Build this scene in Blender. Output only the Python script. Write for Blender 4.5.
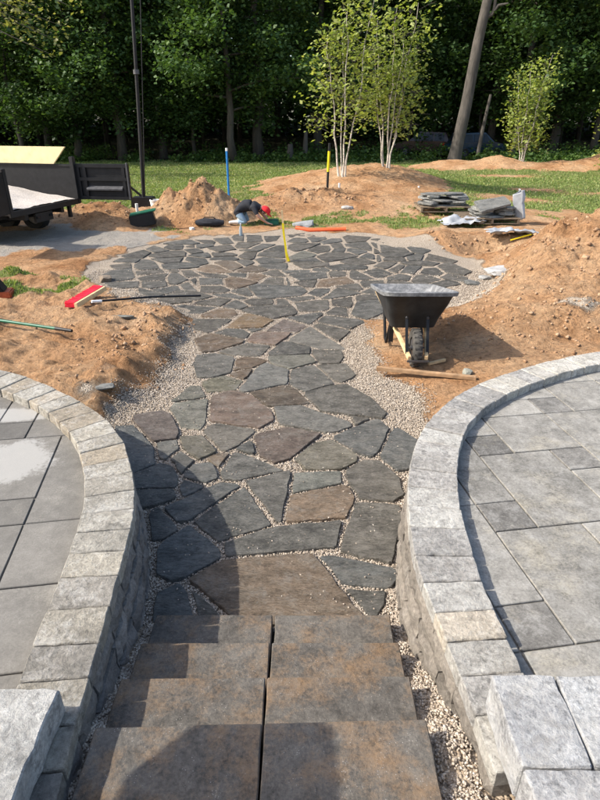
import bpy, bmesh, math, random
import numpy as np
from mathutils import Vector, Matrix, Quaternion

for o in list(bpy.data.objects):
    bpy.data.objects.remove(o)
scene = bpy.context.scene
COL = scene.collection
R = math.radians
rng = random.Random(7)
nrng = np.random.default_rng(11)

# ------------------------------------------------------------------ camera, sky, sun, exposure
CAM_H, PITCH, FOC = 2.40, math.atan(282 / 577.0), 577.0
cam_data = bpy.data.cameras.new('camera')
cam = bpy.data.objects.new('camera', cam_data)
COL.objects.link(cam)
cam.location = (0, 0, CAM_H)
cam.rotation_euler = (math.pi / 2 - PITCH, 0, 0)
cam_data.sensor_fit = 'VERTICAL'
cam_data.sensor_height = 36.0
cam_data.lens = FOC / 800 * 36.0
cam_data.clip_start = 0.05
cam_data.clip_end = 2000
scene.camera = cam

SUN_EL = R(41)
SUN_DIR = Vector((-1.0, -0.14, 0)).normalized() * math.cos(SUN_EL) + Vector((0, 0, math.sin(SUN_EL)))
world = bpy.data.worlds.new('World')
scene.world = world
world.use_nodes = True
wn = world.node_tree
sky = wn.nodes.new('ShaderNodeTexSky')
sky.sky_type = 'NISHITA'
sky.sun_disc = False
sky.sun_elevation = SUN_EL
sky.sun_rotation = math.atan2(SUN_DIR.x, SUN_DIR.y)
sky.dust_density = 2.5
sky.ozone_density = 0.5
bg = wn.nodes['Background']
bg.inputs['Strength'].default_value = 0.15
wn.links.new(sky.outputs[0], bg.inputs['Color'])
sun_data = bpy.data.lights.new('sun', 'SUN')
sun_data.energy = 3.5
sun_data.angle = R(0.55)
sun_data.color = (1.0, 0.94, 0.84)
sun = bpy.data.objects.new('sun', sun_data)
COL.objects.link(sun)
sun.rotation_euler = (-SUN_DIR).to_track_quat('-Z', 'Y').to_euler()
sun.location = (-30, 5, 30)
vs = scene.view_settings
vs.view_transform = 'Standard'
vs.look = 'None'
vs.exposure = 1.05
vs.gamma = 1.0
vs.use_curve_mapping = False
scene.render.engine = 'CYCLES'
scene.cycles.use_denoising = True
scene.cycles.max_bounces = 8
scene.cycles.transparent_max_bounces = 8
scene.cycles.sample_clamp_indirect = 6.0

# ------------------------------------------------------------------ helpers
CP, SP = math.cos(PITCH), math.sin(PITCH)
def P(px, py, z=0.0):
    """where the sight line of a point of the photograph meets the level z"""
    t = (py - 400) / FOC
    Z = (CAM_H - z) / (SP + t * CP)
    return Vector(((px - 300) / FOC * Z, Z * (CP - t * SP), z))

def PD(px, py, Y):
    """the same at ground distance Y"""
    t = (py - 400) / FOC
    Z = Y / (CP - t * SP)
    return Vector(((px - 300) / FOC * Z, Y, CAM_H - Z * (SP + t * CP)))

def tag(o, label=None, cat=None, group=None, kind=None):
    if label: o['label'] = label
    if cat: o['category'] = cat
    if group: o['group'] = group
    if kind: o['kind'] = kind
    return o

def empty(name, loc=(0, 0, 0), rz=0):
    o = bpy.data.objects.new(name, None)
    COL.objects.link(o)
    o.location = loc
    o.rotation_euler.z = rz
    o.empty_display_size = 0.1
    return o

def link(name, me, parent=None, mat=None, smooth=False):
    o = bpy.data.objects.new(name, me)
    COL.objects.link(o)
    if parent is not None: o.parent = parent
    if mat is not None and len(me.materials) == 0: me.materials.append(mat)
    if smooth:
        me.polygons.foreach_set('use_smooth', [True] * len(me.polygons))
    return o

def mesh(name, v, f):
    me = bpy.data.meshes.new(name)
    me.from_pydata([tuple(p) for p in v], [], [tuple(q) for q in f])
    me.update()
    return me

def mesh_np(name, v, quads=None, tris=None):
    """fast mesh from numpy arrays of one face size"""
    fa = quads if quads is not None else tris
    n = fa.shape[1]
    me = bpy.data.meshes.new(name)
    me.vertices.add(len(v)); me.vertices.foreach_set('co', np.ascontiguousarray(v, np.float32).ravel())
    me.loops.add(fa.size); me.loops.foreach_set('vertex_index', np.ascontiguousarray(fa, np.int32).ravel())
    me.polygons.add(len(fa))
    me.polygons.foreach_set('loop_start', np.arange(0, fa.size, n, dtype=np.int32))
    me.polygons.foreach_set('loop_total', np.full(len(fa), n, np.int32))
    me.update(calc_edges=True)
    return me

class MB:
    """collects boxes, tubes and lofts into one mesh"""
    def __init__(s): s.v = []; s.f = []
    def add(s, v, f):
        b = len(s.v); s.v += [Vector(p) for p in v]; s.f += [tuple(i + b for i in q) for q in f]; return s
    def box(s, c, d, rot=None, taper=1.0):
        c = Vector(c); hx, hy, hz = d[0] / 2, d[1] / 2, d[2] / 2
        pts = []
        for z, k in ((-hz, 1), (hz, taper)):
            for x, y in ((-hx, -hy), (hx, -hy), (hx, hy), (-hx, hy)):
                p = Vector((x * k, y * k, z))
                pts.append((rot @ p if rot else p) + c)
        return s.add(pts, [(3, 2, 1, 0), (4, 5, 6, 7), (0, 1, 5, 4), (1, 2, 6, 5), (2, 3, 7, 6), (3, 0, 4, 7)])
    def bar(s, a, b, w, h, up=(0, 0, 1)):
        a, b = Vector(a), Vector(b); d = b - a
        x = d.normalized(); u = Vector(up)
        y = u.cross(x)
        if y.length < 1e-4: y = Vector((0, 1, 0)).cross(x)
        y.normalize(); z = x.cross(y)
        return s.box((a + b) / 2, (d.length, w, h), Matrix((x, y, z)).transposed())
    def tube(s, pts, radii, n=8, cap=True):
        pts = [Vector(p) for p in pts]
        if not hasattr(radii, '__len__'): radii = [radii] * len(pts)
        v = []; f = []
        ref = None
        for i, p in enumerate(pts):
            d = (pts[min(i + 1, len(pts) - 1)] - pts[max(i - 1, 0)]).normalized()
            if ref is None:
                ref = d.orthogonal().normalized()
            ref = (ref - d * ref.dot(d))
            ref = ref.normalized() if ref.length > 1e-5 else d.orthogonal().normalized()
            q = d.cross(ref)
            for k in range(n):
                a = 2 * math.pi * k / n
                v.append(p + (ref * math.cos(a) + q * math.sin(a)) * radii[i])
        for i in range(len(pts) - 1):
            for k in range(n):
                k2 = (k + 1) % n
                f.append((i * n + k, i * n + k2, (i + 1) * n + k2, (i + 1) * n + k))
        if cap:
            f.append(tuple(range(n - 1, -1, -1))); f.append(tuple((len(pts) - 1) * n + k for k in range(n)))
        return s.add(v, f)
    def loft(s, rings, cap0=True, cap1=True):
        n = len(rings[0]); v = [p for r in rings for p in r]; f = []
        for i in range(len(rings) - 1):
            for k in range(n):
                k2 = (k + 1) % n
                f.append((i * n + k, i * n + k2, (i + 1) * n + k2, (i + 1) * n + k))
        if cap0: f.append(tuple(range(n - 1, -1, -1)))
        if cap1: f.append(tuple((len(rings) - 1) * n + k for k in range(n)))
        return s.add(v, f)
    def build(s, name, mat, parent=None, bevel=0, smooth=False):
        me = mesh(name, s.v, s.f)
        bm = bmesh.new(); bm.from_mesh(me)
        bmesh.ops.recalc_face_normals(bm, faces=bm.faces)
        if bevel:
            ed = [e for e in bm.edges if len(e.link_faces) == 2 and e.calc_face_angle(0) > 0.5]
            bmesh.ops.bevel(bm, geom=ed, offset=bevel, segments=2, affect='EDGES', clamp_overlap=True)
        bm.to_mesh(me); bm.free()
        o = link(name, me, parent, mat)
        if smooth:
            me.polygons.foreach_set('use_smooth', [True] * len(me.polygons))
            me.set_sharp_from_angle(angle=R(40))
        return o

# smooth value noise in numpy
_tab = np.random.default_rng(5).random((256, 256)).astype(np.float64)
def vnoise(x, y, s=0):
    x = np.asarray(x, float) + s * 17.31; y = np.asarray(y, float) + s * 9.77
    xi = np.floor(x).astype(int); yi = np.floor(y).astype(int)
    fx = x - xi; fy = y - yi
    fx = fx * fx * fx * (fx * (fx * 6 - 15) + 10); fy = fy * fy * fy * (fy * (fy * 6 - 15) + 10)
    a = _tab[xi & 255, yi & 255]; b = _tab[(xi + 1) & 255, yi & 255]
    c = _tab[xi & 255, (yi + 1) & 255]; d = _tab[(xi + 1) & 255, (yi + 1) & 255]
    return (a * (1 - fx) + b * fx) * (1 - fy) + (c * (1 - fx) + d * fx) * fy - 0.5
def fbm(x, y, s=0, o=4, g=0.5):
    t = 0; a = 1.0; k = 1.0
    for i in range(o):
        t = t + a * vnoise(x * k, y * k, s + i * 3); a *= g; k *= 2.03
    return t
def sstep(a, b, x):
    t = np.clip((x - a) / (b - a), 0, 1); return t * t * (3 - 2 * t)
def sdf(poly, x, y):
    """signed distance to a polygon, negative inside"""
    x = np.asarray(x, float); y = np.asarray(y, float)
    d = np.full(x.shape, 1e9); ins = np.zeros(x.shape, bool)
    n = len(poly)
    for i in range(n):
        ax, ay = poly[i][0], poly[i][1]; bx, by = poly[(i + 1) % n][0], poly[(i + 1) % n][1]
        ex, ey = bx - ax, by - ay
        t = np.clip(((x - ax) * ex + (y - ay) * ey) / max(ex * ex + ey * ey, 1e-12), 0, 1)
        d = np.minimum(d, (x - ax - t * ex) ** 2 + (y - ay - t * ey) ** 2)
        if ay != by:
            c = ((ay > y) != (by > y)) & (x < (bx - ax) * (y - ay) / (by - ay) + ax)
            ins ^= c
    d = np.sqrt(d)
    return np.where(ins, -d, d)

# ------------------------------------------------------------------ materials
def new_mat(name):
    m = bpy.data.materials.new(name); m.use_nodes = True
    nt = m.node_tree
    return m, nt, nt.nodes['Principled BSDF']
def N(nt, t, **kw):
    n = nt.nodes.new(t)
    for k, v in kw.items():
        if k in n.inputs: n.inputs[k].default_value = v
        else: setattr(n, k, v)
    return n
def noise(nt, scale, detail=4, rough=0.55, coord=None, dist=0.0):
    n = N(nt, 'ShaderNodeTexNoise'); n.inputs['Scale'].default_value = scale
    n.inputs['Detail'].default_value = detail; n.inputs['Roughness'].default_value = rough
    n.inputs['Distortion'].default_value = dist
    if coord is not None: nt.links.new(coord, n.inputs['Vector'])
    return n.outputs['Fac']
def ramp(nt, fac, stops):
    r = N(nt, 'ShaderNodeValToRGB'); e = r.color_ramp.elements
    while len(e) < len(stops): e.new(0.5)
    for i, (p, c) in enumerate(stops):
        e[i].position = p; e[i].color = (c[0], c[1], c[2], 1)
    nt.links.new(fac, r.inputs['Fac']); return r.outputs['Color']
def mixc(nt, fac, a, b, mode='MIX'):
    m = N(nt, 'ShaderNodeMix'); m.data_type = 'RGBA'; m.blend_type = mode
    for i, v in ((0, fac), (6, a), (7, b)):
        if isinstance(v, (int, float)): m.inputs[i].default_value = v
        elif isinstance(v, (tuple, list)): m.inputs[i].default_value = (v[0], v[1], v[2], 1)
        else: nt.links.new(v, m.inputs[i])
    return m.outputs[2]
def math_n(nt, op, a, b=None, c=None, clamp=False):
    m = N(nt, 'ShaderNodeMath'); m.operation = op; m.use_clamp = clamp
    for i, v in enumerate((a, b, c)):
        if v is None: continue
        if isinstance(v, (int, float)): m.inputs[i].default_value = v
        else: nt.links.new(v, m.inputs[i])
    return m.outputs[0]
def bump(nt, bsdf, h, strength, dist, prev=None):
    b = N(nt, 'ShaderNodeBump'); b.inputs['Strength'].default_value = strength; b.inputs['Distance'].default_value = dist
    nt.links.new(h, b.inputs['Height'])
    if prev is not None: nt.links.new(prev, b.inputs['Normal'])
    nt.links.new(b.outputs['Normal'], bsdf.inputs['Normal']); return b.outputs['Normal']

def coords(nt, which='Object'):
    return N(nt, 'ShaderNodeTexCoord').outputs[which]
def geo_pos(nt):
    return N(nt, 'ShaderNodeNewGeometry').outputs['Position']

def plain(name, col, rough=0.7, var=0.15, scale=20, metal=0.0, bumps=0.0, coat=0.0):
    m, nt, b = new_mat(name)
    c = coords(nt)
    f = noise(nt, scale, 5, 0.6, c)
    lo = tuple(x * (1 - var) for x in col); hi = tuple(min(1, x * (1 + var)) for x in col)
    nt.links.new(ramp(nt, f, [(0.3, lo), (0.7, hi)]), b.inputs['Base Color'])
    b.inputs['Roughness'].default_value = rough; b.inputs['Metallic'].default_value = metal
    b.inputs['Specular IOR Level'].default_value = 0.3
    if coat: b.inputs['Coat Weight'].default_value = coat
    if bumps: bump(nt, b, f, bumps, 0.01)
    return m

def stone_mat(name, s1=3.0, s2=40.0, contrast=0.35, rough=0.8, bstr=0.5, stain=None, layered=False, speck=True, bdist=0.02, dust=None):
    """weathered stone whose tone is the object's own colour"""
    m, nt, b = new_mat(name)
    pos = geo_pos(nt); info = N(nt, 'ShaderNodeObjectInfo')
    off = N(nt, 'ShaderNodeVectorMath'); off.operation = 'ADD'
    rv = N(nt, 'ShaderNodeCombineXYZ')
    for i in range(3): nt.links.new(math_n(nt, 'MULTIPLY', info.outputs['Random'], 7.0 + 3 * i), rv.inputs[i])
    nt.links.new(pos, off.inputs[0]); nt.links.new(rv.outputs[0], off.inputs[1])
    v = off.outputs[0]
    if layered:
        mp = N(nt, 'ShaderNodeMapping'); mp.inputs['Scale'].default_value = (1.0, 2.6, 1.0)
        nt.links.new(math_n(nt, 'MULTIPLY', info.outputs['Random'], 2.5), mp.inputs['Rotation'])
        cx = N(nt, 'ShaderNodeCombineXYZ'); nt.links.new(math_n(nt, 'MULTIPLY', info.outputs['Random'], 3.0), cx.inputs[2])
        nt.links.remove(mp.inputs['Rotation'].links[0]); nt.links.new(cx.outputs[0], mp.inputs['Rotation'])
        nt.links.new(v, mp.inputs['Vector']); v = mp.outputs[0]
    big = noise(nt, s1, 6, 0.65, v, 0.3); mid = noise(nt, s1 * 5, 8, 0.72, v, 0.15); fine = noise(nt, s2, 6, 0.75, v)
    base = info.outputs['Color']
    k = math_n(nt, 'MULTIPLY_ADD', math_n(nt, 'ADD', big, mid), 1.0, -1.0)
    k = math_n(nt, 'MULTIPLY_ADD', k, contrast * 2.6, 1.0)
    kf = math_n(nt, 'MULTIPLY_ADD', fine, contrast * 2.6, 1.0 - contrast * 1.3)
    val = math_n(nt, 'MULTIPLY', k, kf)
    sc = N(nt, 'ShaderNodeVectorMath'); sc.operation = 'SCALE'
    nt.links.new(base, sc.inputs[0]); nt.links.new(val, sc.inputs['Scale'])
    c = sc.outputs[0]
    if stain:
        f = math_n(nt, 'MULTIPLY', ramp(nt, math_n(nt, 'MULTIPLY_ADD', fine, 0.35, math_n(nt, 'MULTIPLY_ADD', noise(nt, s1 * 0.9, 9, 0.72, v, 0.2), 1.0, -0.175)), [(stain[1] - 0.04, (0, 0, 0)), (stain[1] + 0.18, (1, 1, 1))]), stain[2])
        c = mixc(nt, f, c, stain[0])
    if dust:                                       # settled dust in the low spots, scuffed dark in others
        dn = math_n(nt, 'MULTIPLY_ADD', noise(nt, 9, 9, 0.78, pos, 0.3), 0.75, math_n(nt, 'MULTIPLY', fine, 0.25))
        c = mixc(nt, math_n(nt, 'MULTIPLY', ramp(nt, dn, [(0.50, (0, 0, 0)), (0.64, (1, 1, 1))]), dust[1]), c, dust[0])
        c = mixc(nt, math_n(nt, 'MULTIPLY', ramp(nt, dn, [(0.38, (1, 1, 1)), (0.48, (0, 0, 0))]), 0.7), c, mixc(nt, 1.0, c, (0.45, 0.45, 0.45), 'MULTIPLY'))
    if speck:
        vo = N(nt, 'ShaderNodeTexVoronoi'); vo.inputs['Scale'].default_value = s2 * 1.7; nt.links.new(v, vo.inputs['Vector'])
        sp = math_n(nt, 'LESS_THAN', vo.outputs['Distance'], 0.16)
        sp = math_n(nt, 'MULTIPLY', sp, math_n(nt, 'GREATER_THAN', mid, 0.56))
        c = mixc(nt, math_n(nt, 'MULTIPLY', sp, 0.45), c, (0.55, 0.53, 0.5))
    nt.links.new(c, b.inputs['Base Color'])
    b.inputs['Roughness'].default_value = rough
    b.inputs['Specular IOR Level'].default_value = 0.35
    h = math_n(nt, 'MULTIPLY_ADD', mid, 0.7, math_n(nt, 'MULTIPLY', fine, 0.3))
    if layered:                                    # split layers: the surface drops in small ledges
        cl_ = noise(nt, s1 * 1.6, 5, 0.6, v, 0.4)
        st_ = math_n(nt, 'SNAP', cl_, 0.055)
        h = math_n(nt, 'ADD', h, math_n(nt, 'MULTIPLY', st_, 3.2))
    bump(nt, b, h, bstr, bdist)
    return m

M = {}
M['flag'] = stone_mat('flagstone_slate', 3.2, 42, 0.72, 0.7, 1.0, layered=True, stain=((0.24, 0.22, 0.18), 0.54, 0.45), bdist=0.06, dust=((0.30, 0.28, 0.245), 0.62), speck=False)
M['cap'] = stone_mat('tumbled_concrete', 7.0, 48, 0.55, 0.9, 1.0, stain=((0.60, 0.58, 0.54), 0.53, 0.65), bdist=0.03, dust=((0.20, 0.18, 0.15), 0.5))
M['block'] = stone_mat('split_block', 9.0, 50, 0.55, 0.92, 1.0, stain=((0.33, 0.31, 0.28), 0.55, 0.4))
M['paver'] = stone_mat('concrete_paver', 3.0, 75, 0.42, 0.85, 0.25, stain=((0.46, 0.40, 0.27), 0.58, 0.35), dust=((0.36, 0.35, 0.325), 0.5))
M['step'] = stone_mat('step_slab', 3.2, 70, 0.55, 0.85, 0.7, stain=((0.27, 0.150, 0.060), 0.50, 0.6), dust=((0.19, 0.175, 0.15), 0.4))
M['rock'] = stone_mat('loose_rock', 5.0, 60, 0.45, 0.85, 0.8)
# ------------------------------------------------------------------ layout of the ground
CC, CR = (-0.25, 10.5), 3.26                      # centre and radius of the round flagstone patio
ZCAP, ZPAT = 0.50, 0.43                           # wall cap tops, patio surface
path_poly = [P(*q) for q in [(150, 640), (140, 520), (118, 440), (112, 415), (150, 395), (180, 372), (192, 340), (196, 315), (200, 300),
                             (372, 300), (362, 322), (371, 350), (386, 378), (416, 400), (436, 425), (425, 480), (410, 560), (405, 640)]]
# outer and inner edges of the two rows of caps
L_OUT = [P(x, y, ZCAP) for x, y in [(-60, 362), (-30, 365), (0, 369), (29, 377), (61, 391), (88, 405), (109, 421), (125, 443), (132, 467), (135, 488), (134.5, 509), (132, 525), (125, 553), (115, 585), (107, 617), (96, 655), (85, 692), (71, 742), (60, 785), (48, 830), (36, 880)]]
L_IN = [P(x, y, ZCAP) for x, y in [(-60, 380), (-30, 383), (0, 389), (32, 402), (45, 410), (57, 420), (69, 432), (77, 445), (81, 459), (83, 472), (84.5, 485), (84, 499), (81, 514), (75, 534), (67, 557), (55, 587), (43, 619), (29, 653), (15, 690), (-8, 745), (-24, 785), (-42, 830)]]
R_OUT = [P(x, y, ZCAP) for x, y in [(700, 338), (650, 343), (600, 351), (556, 359), (519, 369), (479, 383), (450, 399), (428, 420), (415, 443), (409, 468), (407, 494), (409, 523), (413, 550), (419, 572), (429, 599), (442, 632), (455, 665), (475, 716), (488, 753), (502, 795)]]
R_IN = [P(x, y, ZCAP) for x, y in [(700, 350), (650, 356), (600, 364), (585, 367), (556, 375), (527, 385), (503, 396), (483, 409), (470, 423), (461, 441), (457.5, 468), (459, 497), (464, 522), (471, 546), (478, 569), (489, 597), (503, 628), (519, 662), (537, 700), (560, 750), (585, 800)]]
l_patio = [Vector((-6, 4.6, 0)), Vector((-6, 0.3, 0))] + list(reversed(L_OUT))
r_patio = list(R_OUT) + [Vector((6, 0.3, 0)), Vector((6, 5.3, 0))]
bank_poly = [P(x, y, 0.05) for x, y in [(-60, 262), (60, 282), (100, 284), (112, 288), (140, 292), (165, 300), (188, 308), (190, 330), (182, 352), (168, 375), (150, 394), (128, 408), (110, 424), (60, 420), (-60, 400)]]

def dist_gravel(x, y):
    dc = np.hypot(x - CC[0], y - CC[1]) - (CR + 0.03 + 0.19 * sstep(0.8, 2.6, x) + 0.10 * sstep(0.5, -2.5, y - CC[1]))
    return np.minimum(dc, sdf(path_poly, x, y))

def gauss(x, y, cx, cy, rx, ry, a=0.0):
    ca, sa = math.cos(a), math.sin(a)
    u = (x - cx) * ca + (y - cy) * sa; v = -(x - cx) * sa + (y - cy) * ca
    return np.exp(-((u / rx) ** 2 + (v / ry) ** 2))
def cone(x, y, cx, cy, rx, ry, p=1.25):
    d = np.sqrt(((x - cx) / rx) ** 2 + ((y - cy) / ry) ** 2)
    return np.clip(1 - d, 0, 1) ** p

def ground_height(x, y, fine=True):
    x = np.asarray(x, float); y = np.asarray(y, float)
    dg = dist_gravel(x, y) + 0.12 * fbm(x / 0.5, y / 0.5, 3, 3)
    out = sstep(-0.05, 0.35, dg)                       # 1 on open dirt, 0 on gravel
    h = np.zeros_like(x)
    # dirt level by the walls and under the barrow
    h += out * 0.05
    lb = -sdf(bank_poly, x, y) + 0.16 * fbm(x / 0.35, y / 0.35, 8, 3)
    bank = sstep(-0.05, 0.40, lb)
    h += bank * (0.125 + 0.085 * np.exp(-((lb - 0.35) / 0.25) ** 2) * (0.6 + 1.6 * fbm(x / 0.6, y / 0.6, 4, 2)))
    h += out * sstep(1.0, 2.6, x) * sstep(11, 6.5, y) * 0.10
    # heaps
    heapD = (gauss(x, y, 4.35, 8.9, 1.35, 1.55) * 0.66 + cone(x, y, 4.5, 8.8, 2.4, 2.5, 1.1) * 0.25 + gauss(x, y, 5.7, 8.7, 1.2, 1.5) * 0.14) * sstep(-0.05, 0.8, dg)
    heapD2 = gauss(x, y, 2.55, 6.75, 0.55, 0.35) * 0.16 + gauss(x, y, 3.4, 6.6, 0.8, 0.5) * 0.14
    hole = gauss(x, y, 3.85, 11.9, 0.6, 0.5) * 0.35
    rim = gauss(x, y, 3.0, 12.6, 0.8, 0.45) * 0.18 + gauss(x, y, 4.6, 12.4, 0.7, 0.6) * 0.2
    heapA = cone(x, y, -2.45, 15.4, 1.35, 1.25, 0.9) * 0.95 + cone(x, y, -3.3, 15.2, 0.9, 0.8, 1.0) * 0.3
    heapA2 = cone(x, y, -5.0, 15.0, 1.9, 1.2, 0.9) * 0.45
    heapA3 = gauss(x, y, -1.1, 16.6, 1.1, 0.8) * 0.18
    row = gauss(x, y, 0.35, 17.2, 1.4, 0.5, 0.15) * 0.30
    mB = gauss(x, y, 1.9, 21.5, 3.4, 4.2) * 0.76 + gauss(x, y, 3.4, 22.5, 1.6, 1.8) * 0.22
    bC = np.exp(-((y - 31.0 - 0.5 * np.sin(x * 0.35)) / 1.7) ** 2) * sstep(4.5, 8.0, x) * 0.55 * (1 + 0.5 * fbm(x / 1.6, y / 2.5, 6, 2))
    bR = gauss(x, y, 17.5, 32.5, 2.2, 2.5) * 1.1
    h += heapD + heapD2 - hole + rim + heapA + heapA2 + heapA3 + row + mB + bC + bR
    if fine:
        rough = 0.045 + 0.26 * np.clip(heapA * 1.4 + heapA2 * 1.2 + row * 1.6, 0, 1) + 0.17 * np.clip(heapD * 1.3 + heapD2 * 3 + rim, 0, 1) + 0.07 * bank + 0.03 * np.clip(mB + bC, 0, 1)
        n = fbm(x / 0.42, y / 0.42, 12, 5, 0.55)
        lump = np.abs(fbm(x / 0.26, y / 0.26, 15, 4, 0.6)) + 0.8 * np.abs(fbm(x / 0.7, y / 0.7, 19, 3, 0.6))
        h += out * rough * (n * 0.9 + lump * 0.6 - 0.2) * sstep(60, 25, y)
        h += out * 0.09 * np.clip(heapA + heapA2 + row + heapD + heapD2 + rim + 0.5 * bank, 0, 0.7) * fbm(x / 0.10, y / 0.10, 25, 2)
        h += (1 - out) * 0.010 * fbm(x / 0.12, y / 0.12, 21, 3)
    # far ground of the wood rolls a little
    h += sstep(40, 90, y) * 1.6 + sstep(38, 60, y) * 0.25 * fbm(x / 6, y / 6, 30, 2)
    # below the patios and the steps the ground lies under the masonry
    pin = np.minimum(sdf(l_patio, x, y), sdf(r_patio, x, y))
    near = np.where(y < 2.16, 1.0, 0.0) * np.where(np.abs(x) < 1.0, 1.0, 0.0)
    h = np.where(pin < -0.10, -0.12, h)
    h = np.where(near > 0, np.minimum(h, -0.04), h)
    h = np.where(y < 1.0, -0.12, h)
    return h

def ground_masks(x, y):
    dg = dist_gravel(x, y)
    n1 = fbm(x / 0.6, y / 0.6, 40, 4); n2 = fbm(x / 2.5, y / 2.5, 44, 3)
    gravel = 1 - sstep(-0.10, 0.22, dg + 0.30 * n1)
    # gravel spilling past the patio on the left: the pale drive by the trailer
    drive = sdf([P(*q) for q in [(-80, 236), (30, 232), (110, 231), (150, 231), (165, 240), (120, 250), (60, 252), (0, 259), (-80, 266)]], x, y)
    pale = 1 - sstep(-0.5, 0.5, drive + 0.9 * n1)
    drop = gauss(x, y, *P(578, 302, 0.4).xy, 0.35, 0.30)
    pale2 = np.clip(drop * 1.3 + 0.8 * n1 * drop - 0.25, 0, 1) * 1.2
    pale2 = np.maximum(pale2, np.clip(gauss(x, y, *P(545, 322, 0.2).xy, 0.6, 0.35) * (0.6 + 2 * n1) - 0.2, 0, 1))
    pale2 = np.maximum(pale2, np.clip(gauss(x, y, *P(92, 375, 0.25).xy, 0.30, 0.35) * (0.9 + 2 * n1) - 0.15, 0, 1))
    gravel = np.clip(np.maximum(gravel, pale2), 0, 1)
    # lawn
    mB = gauss(x, y, 1.9, 21.5, 3.4, 4.2); bC = np.exp(-((y - 31.0 - 0.5 * np.sin(x * 0.35)) / 1.9) ** 2) * sstep(4.0, 7.5, x)
    lawn = sstep(15.0, 17.5, y + 2.2 * n1)
    lawn *= 1 - sstep(0.30, 0.42, mB + 0.18 * n1)
    lawn *= 1 - sstep(0.25, 0.5, bC + 0.3 * n1)
    lawn *= 1 - sstep(0.10, 0.30, 2 * cone(x, y, -2.45, 15.6, 2.1, 2.0, 1) + 2 * cone(x, y, -5.0, 15.2, 2.4, 1.7, 1) + gauss(x, y, 0.35, 17.2, 2.4, 1.0) + 0.8 * gauss(x, y, -1.2, 16.4, 1.6, 1.0) + 0.15 * n1)
    lawn *= 1 - 0.75 * np.clip(gauss(x, y, 8.2, 22.0, 1.2, 0.6) + gauss(x, y, 11.5, 21.0, 2.2, 0.6) + gauss(x, y, 9.0, 27.5, 2.0, 0.8) + gauss(x, y, 6.6, 19.0, 1.6, 0.8), 0, 1)
    strip = sdf([P(*q) for q in [(120, 226), (250, 222), (420, 220), (500, 224), (470, 231), (420, 229), (330, 229), (180, 231)]], x, y)
    sg = (1 - sstep(-0.3, 0.5, strip + 1.6 * n1)) * 0.56
    left = np.maximum(gauss(x, y, *P(30, 295, 0.1).xy, 0.75, 0.40), 0.8 * gauss(x, y, *P(62, 285, 0.1).xy, 0.35, 0.20))
    left = np.maximum(left, gauss(x, y, *P(28, 281, 0.1).xy, 0.6, 0.18))
    sg *= 1 - sstep(0.02, 0.12, cone(x, y, -2.45, 15.4, 1.6, 1.5, 1) + cone(x, y, -5.0, 15.0, 2.0, 1.4, 1))
    sg = np.maximum(sg, np.clip(left * 1.5 + 1.6 * n1 - 0.35, 0, 1) * 0.8 * sstep(0.05, 0.2, left))
    grass = np.clip(np.maximum(lawn * (0.85 + 0.5 * n2), sg), 0, 1) * (1 - gravel)
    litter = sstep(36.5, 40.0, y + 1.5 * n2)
    return grass, gravel, litter, np.clip(pale, 0, 1)

def grow(a, step, k, far):
    r = []; s = step
    while abs(a) < abs(far) if far * a > 0 else True:
        a = a + math.copysign(s, far); r.append(a); s *= k
        if abs(a) > abs(far): break
    return r
xs = np.arange(-4.6, 5.6, 0.04)
xs = np.concatenate([np.array(grow(-4.6, 0.045, 1.035, -140))[::-1], xs, np.array(grow(xs[-1], 0.045, 1.035, 140))])
ys = np.arange(1.0, 14.0, 0.04)
ys = np.concatenate([[-40, -12, -3, 0.9], ys, np.array(grow(ys[-1], 0.045, 1.018, 220))])
GX, GY = np.meshgrid(xs, ys)
GH = ground_height(GX, GY)
gv = np.stack([GX, GY, GH], -1).reshape(-1, 3)
nx, ny = len(xs), len(ys)
ii = np.arange(nx * ny).reshape(ny, nx)
gq = np.stack([ii[:-1, :-1], ii[:-1, 1:], ii[1:, 1:], ii[1:, :-1]], -1).reshape(-1, 4)
gme = mesh_np('ground', gv, quads=gq)
att = gme.color_attributes.new('cover', 'FLOAT_COLOR', 'POINT')
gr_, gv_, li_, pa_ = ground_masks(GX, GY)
att.data.foreach_set('color', np.stack([gr_, gv_, li_, pa_], -1).astype(np.float32).ravel())

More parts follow.
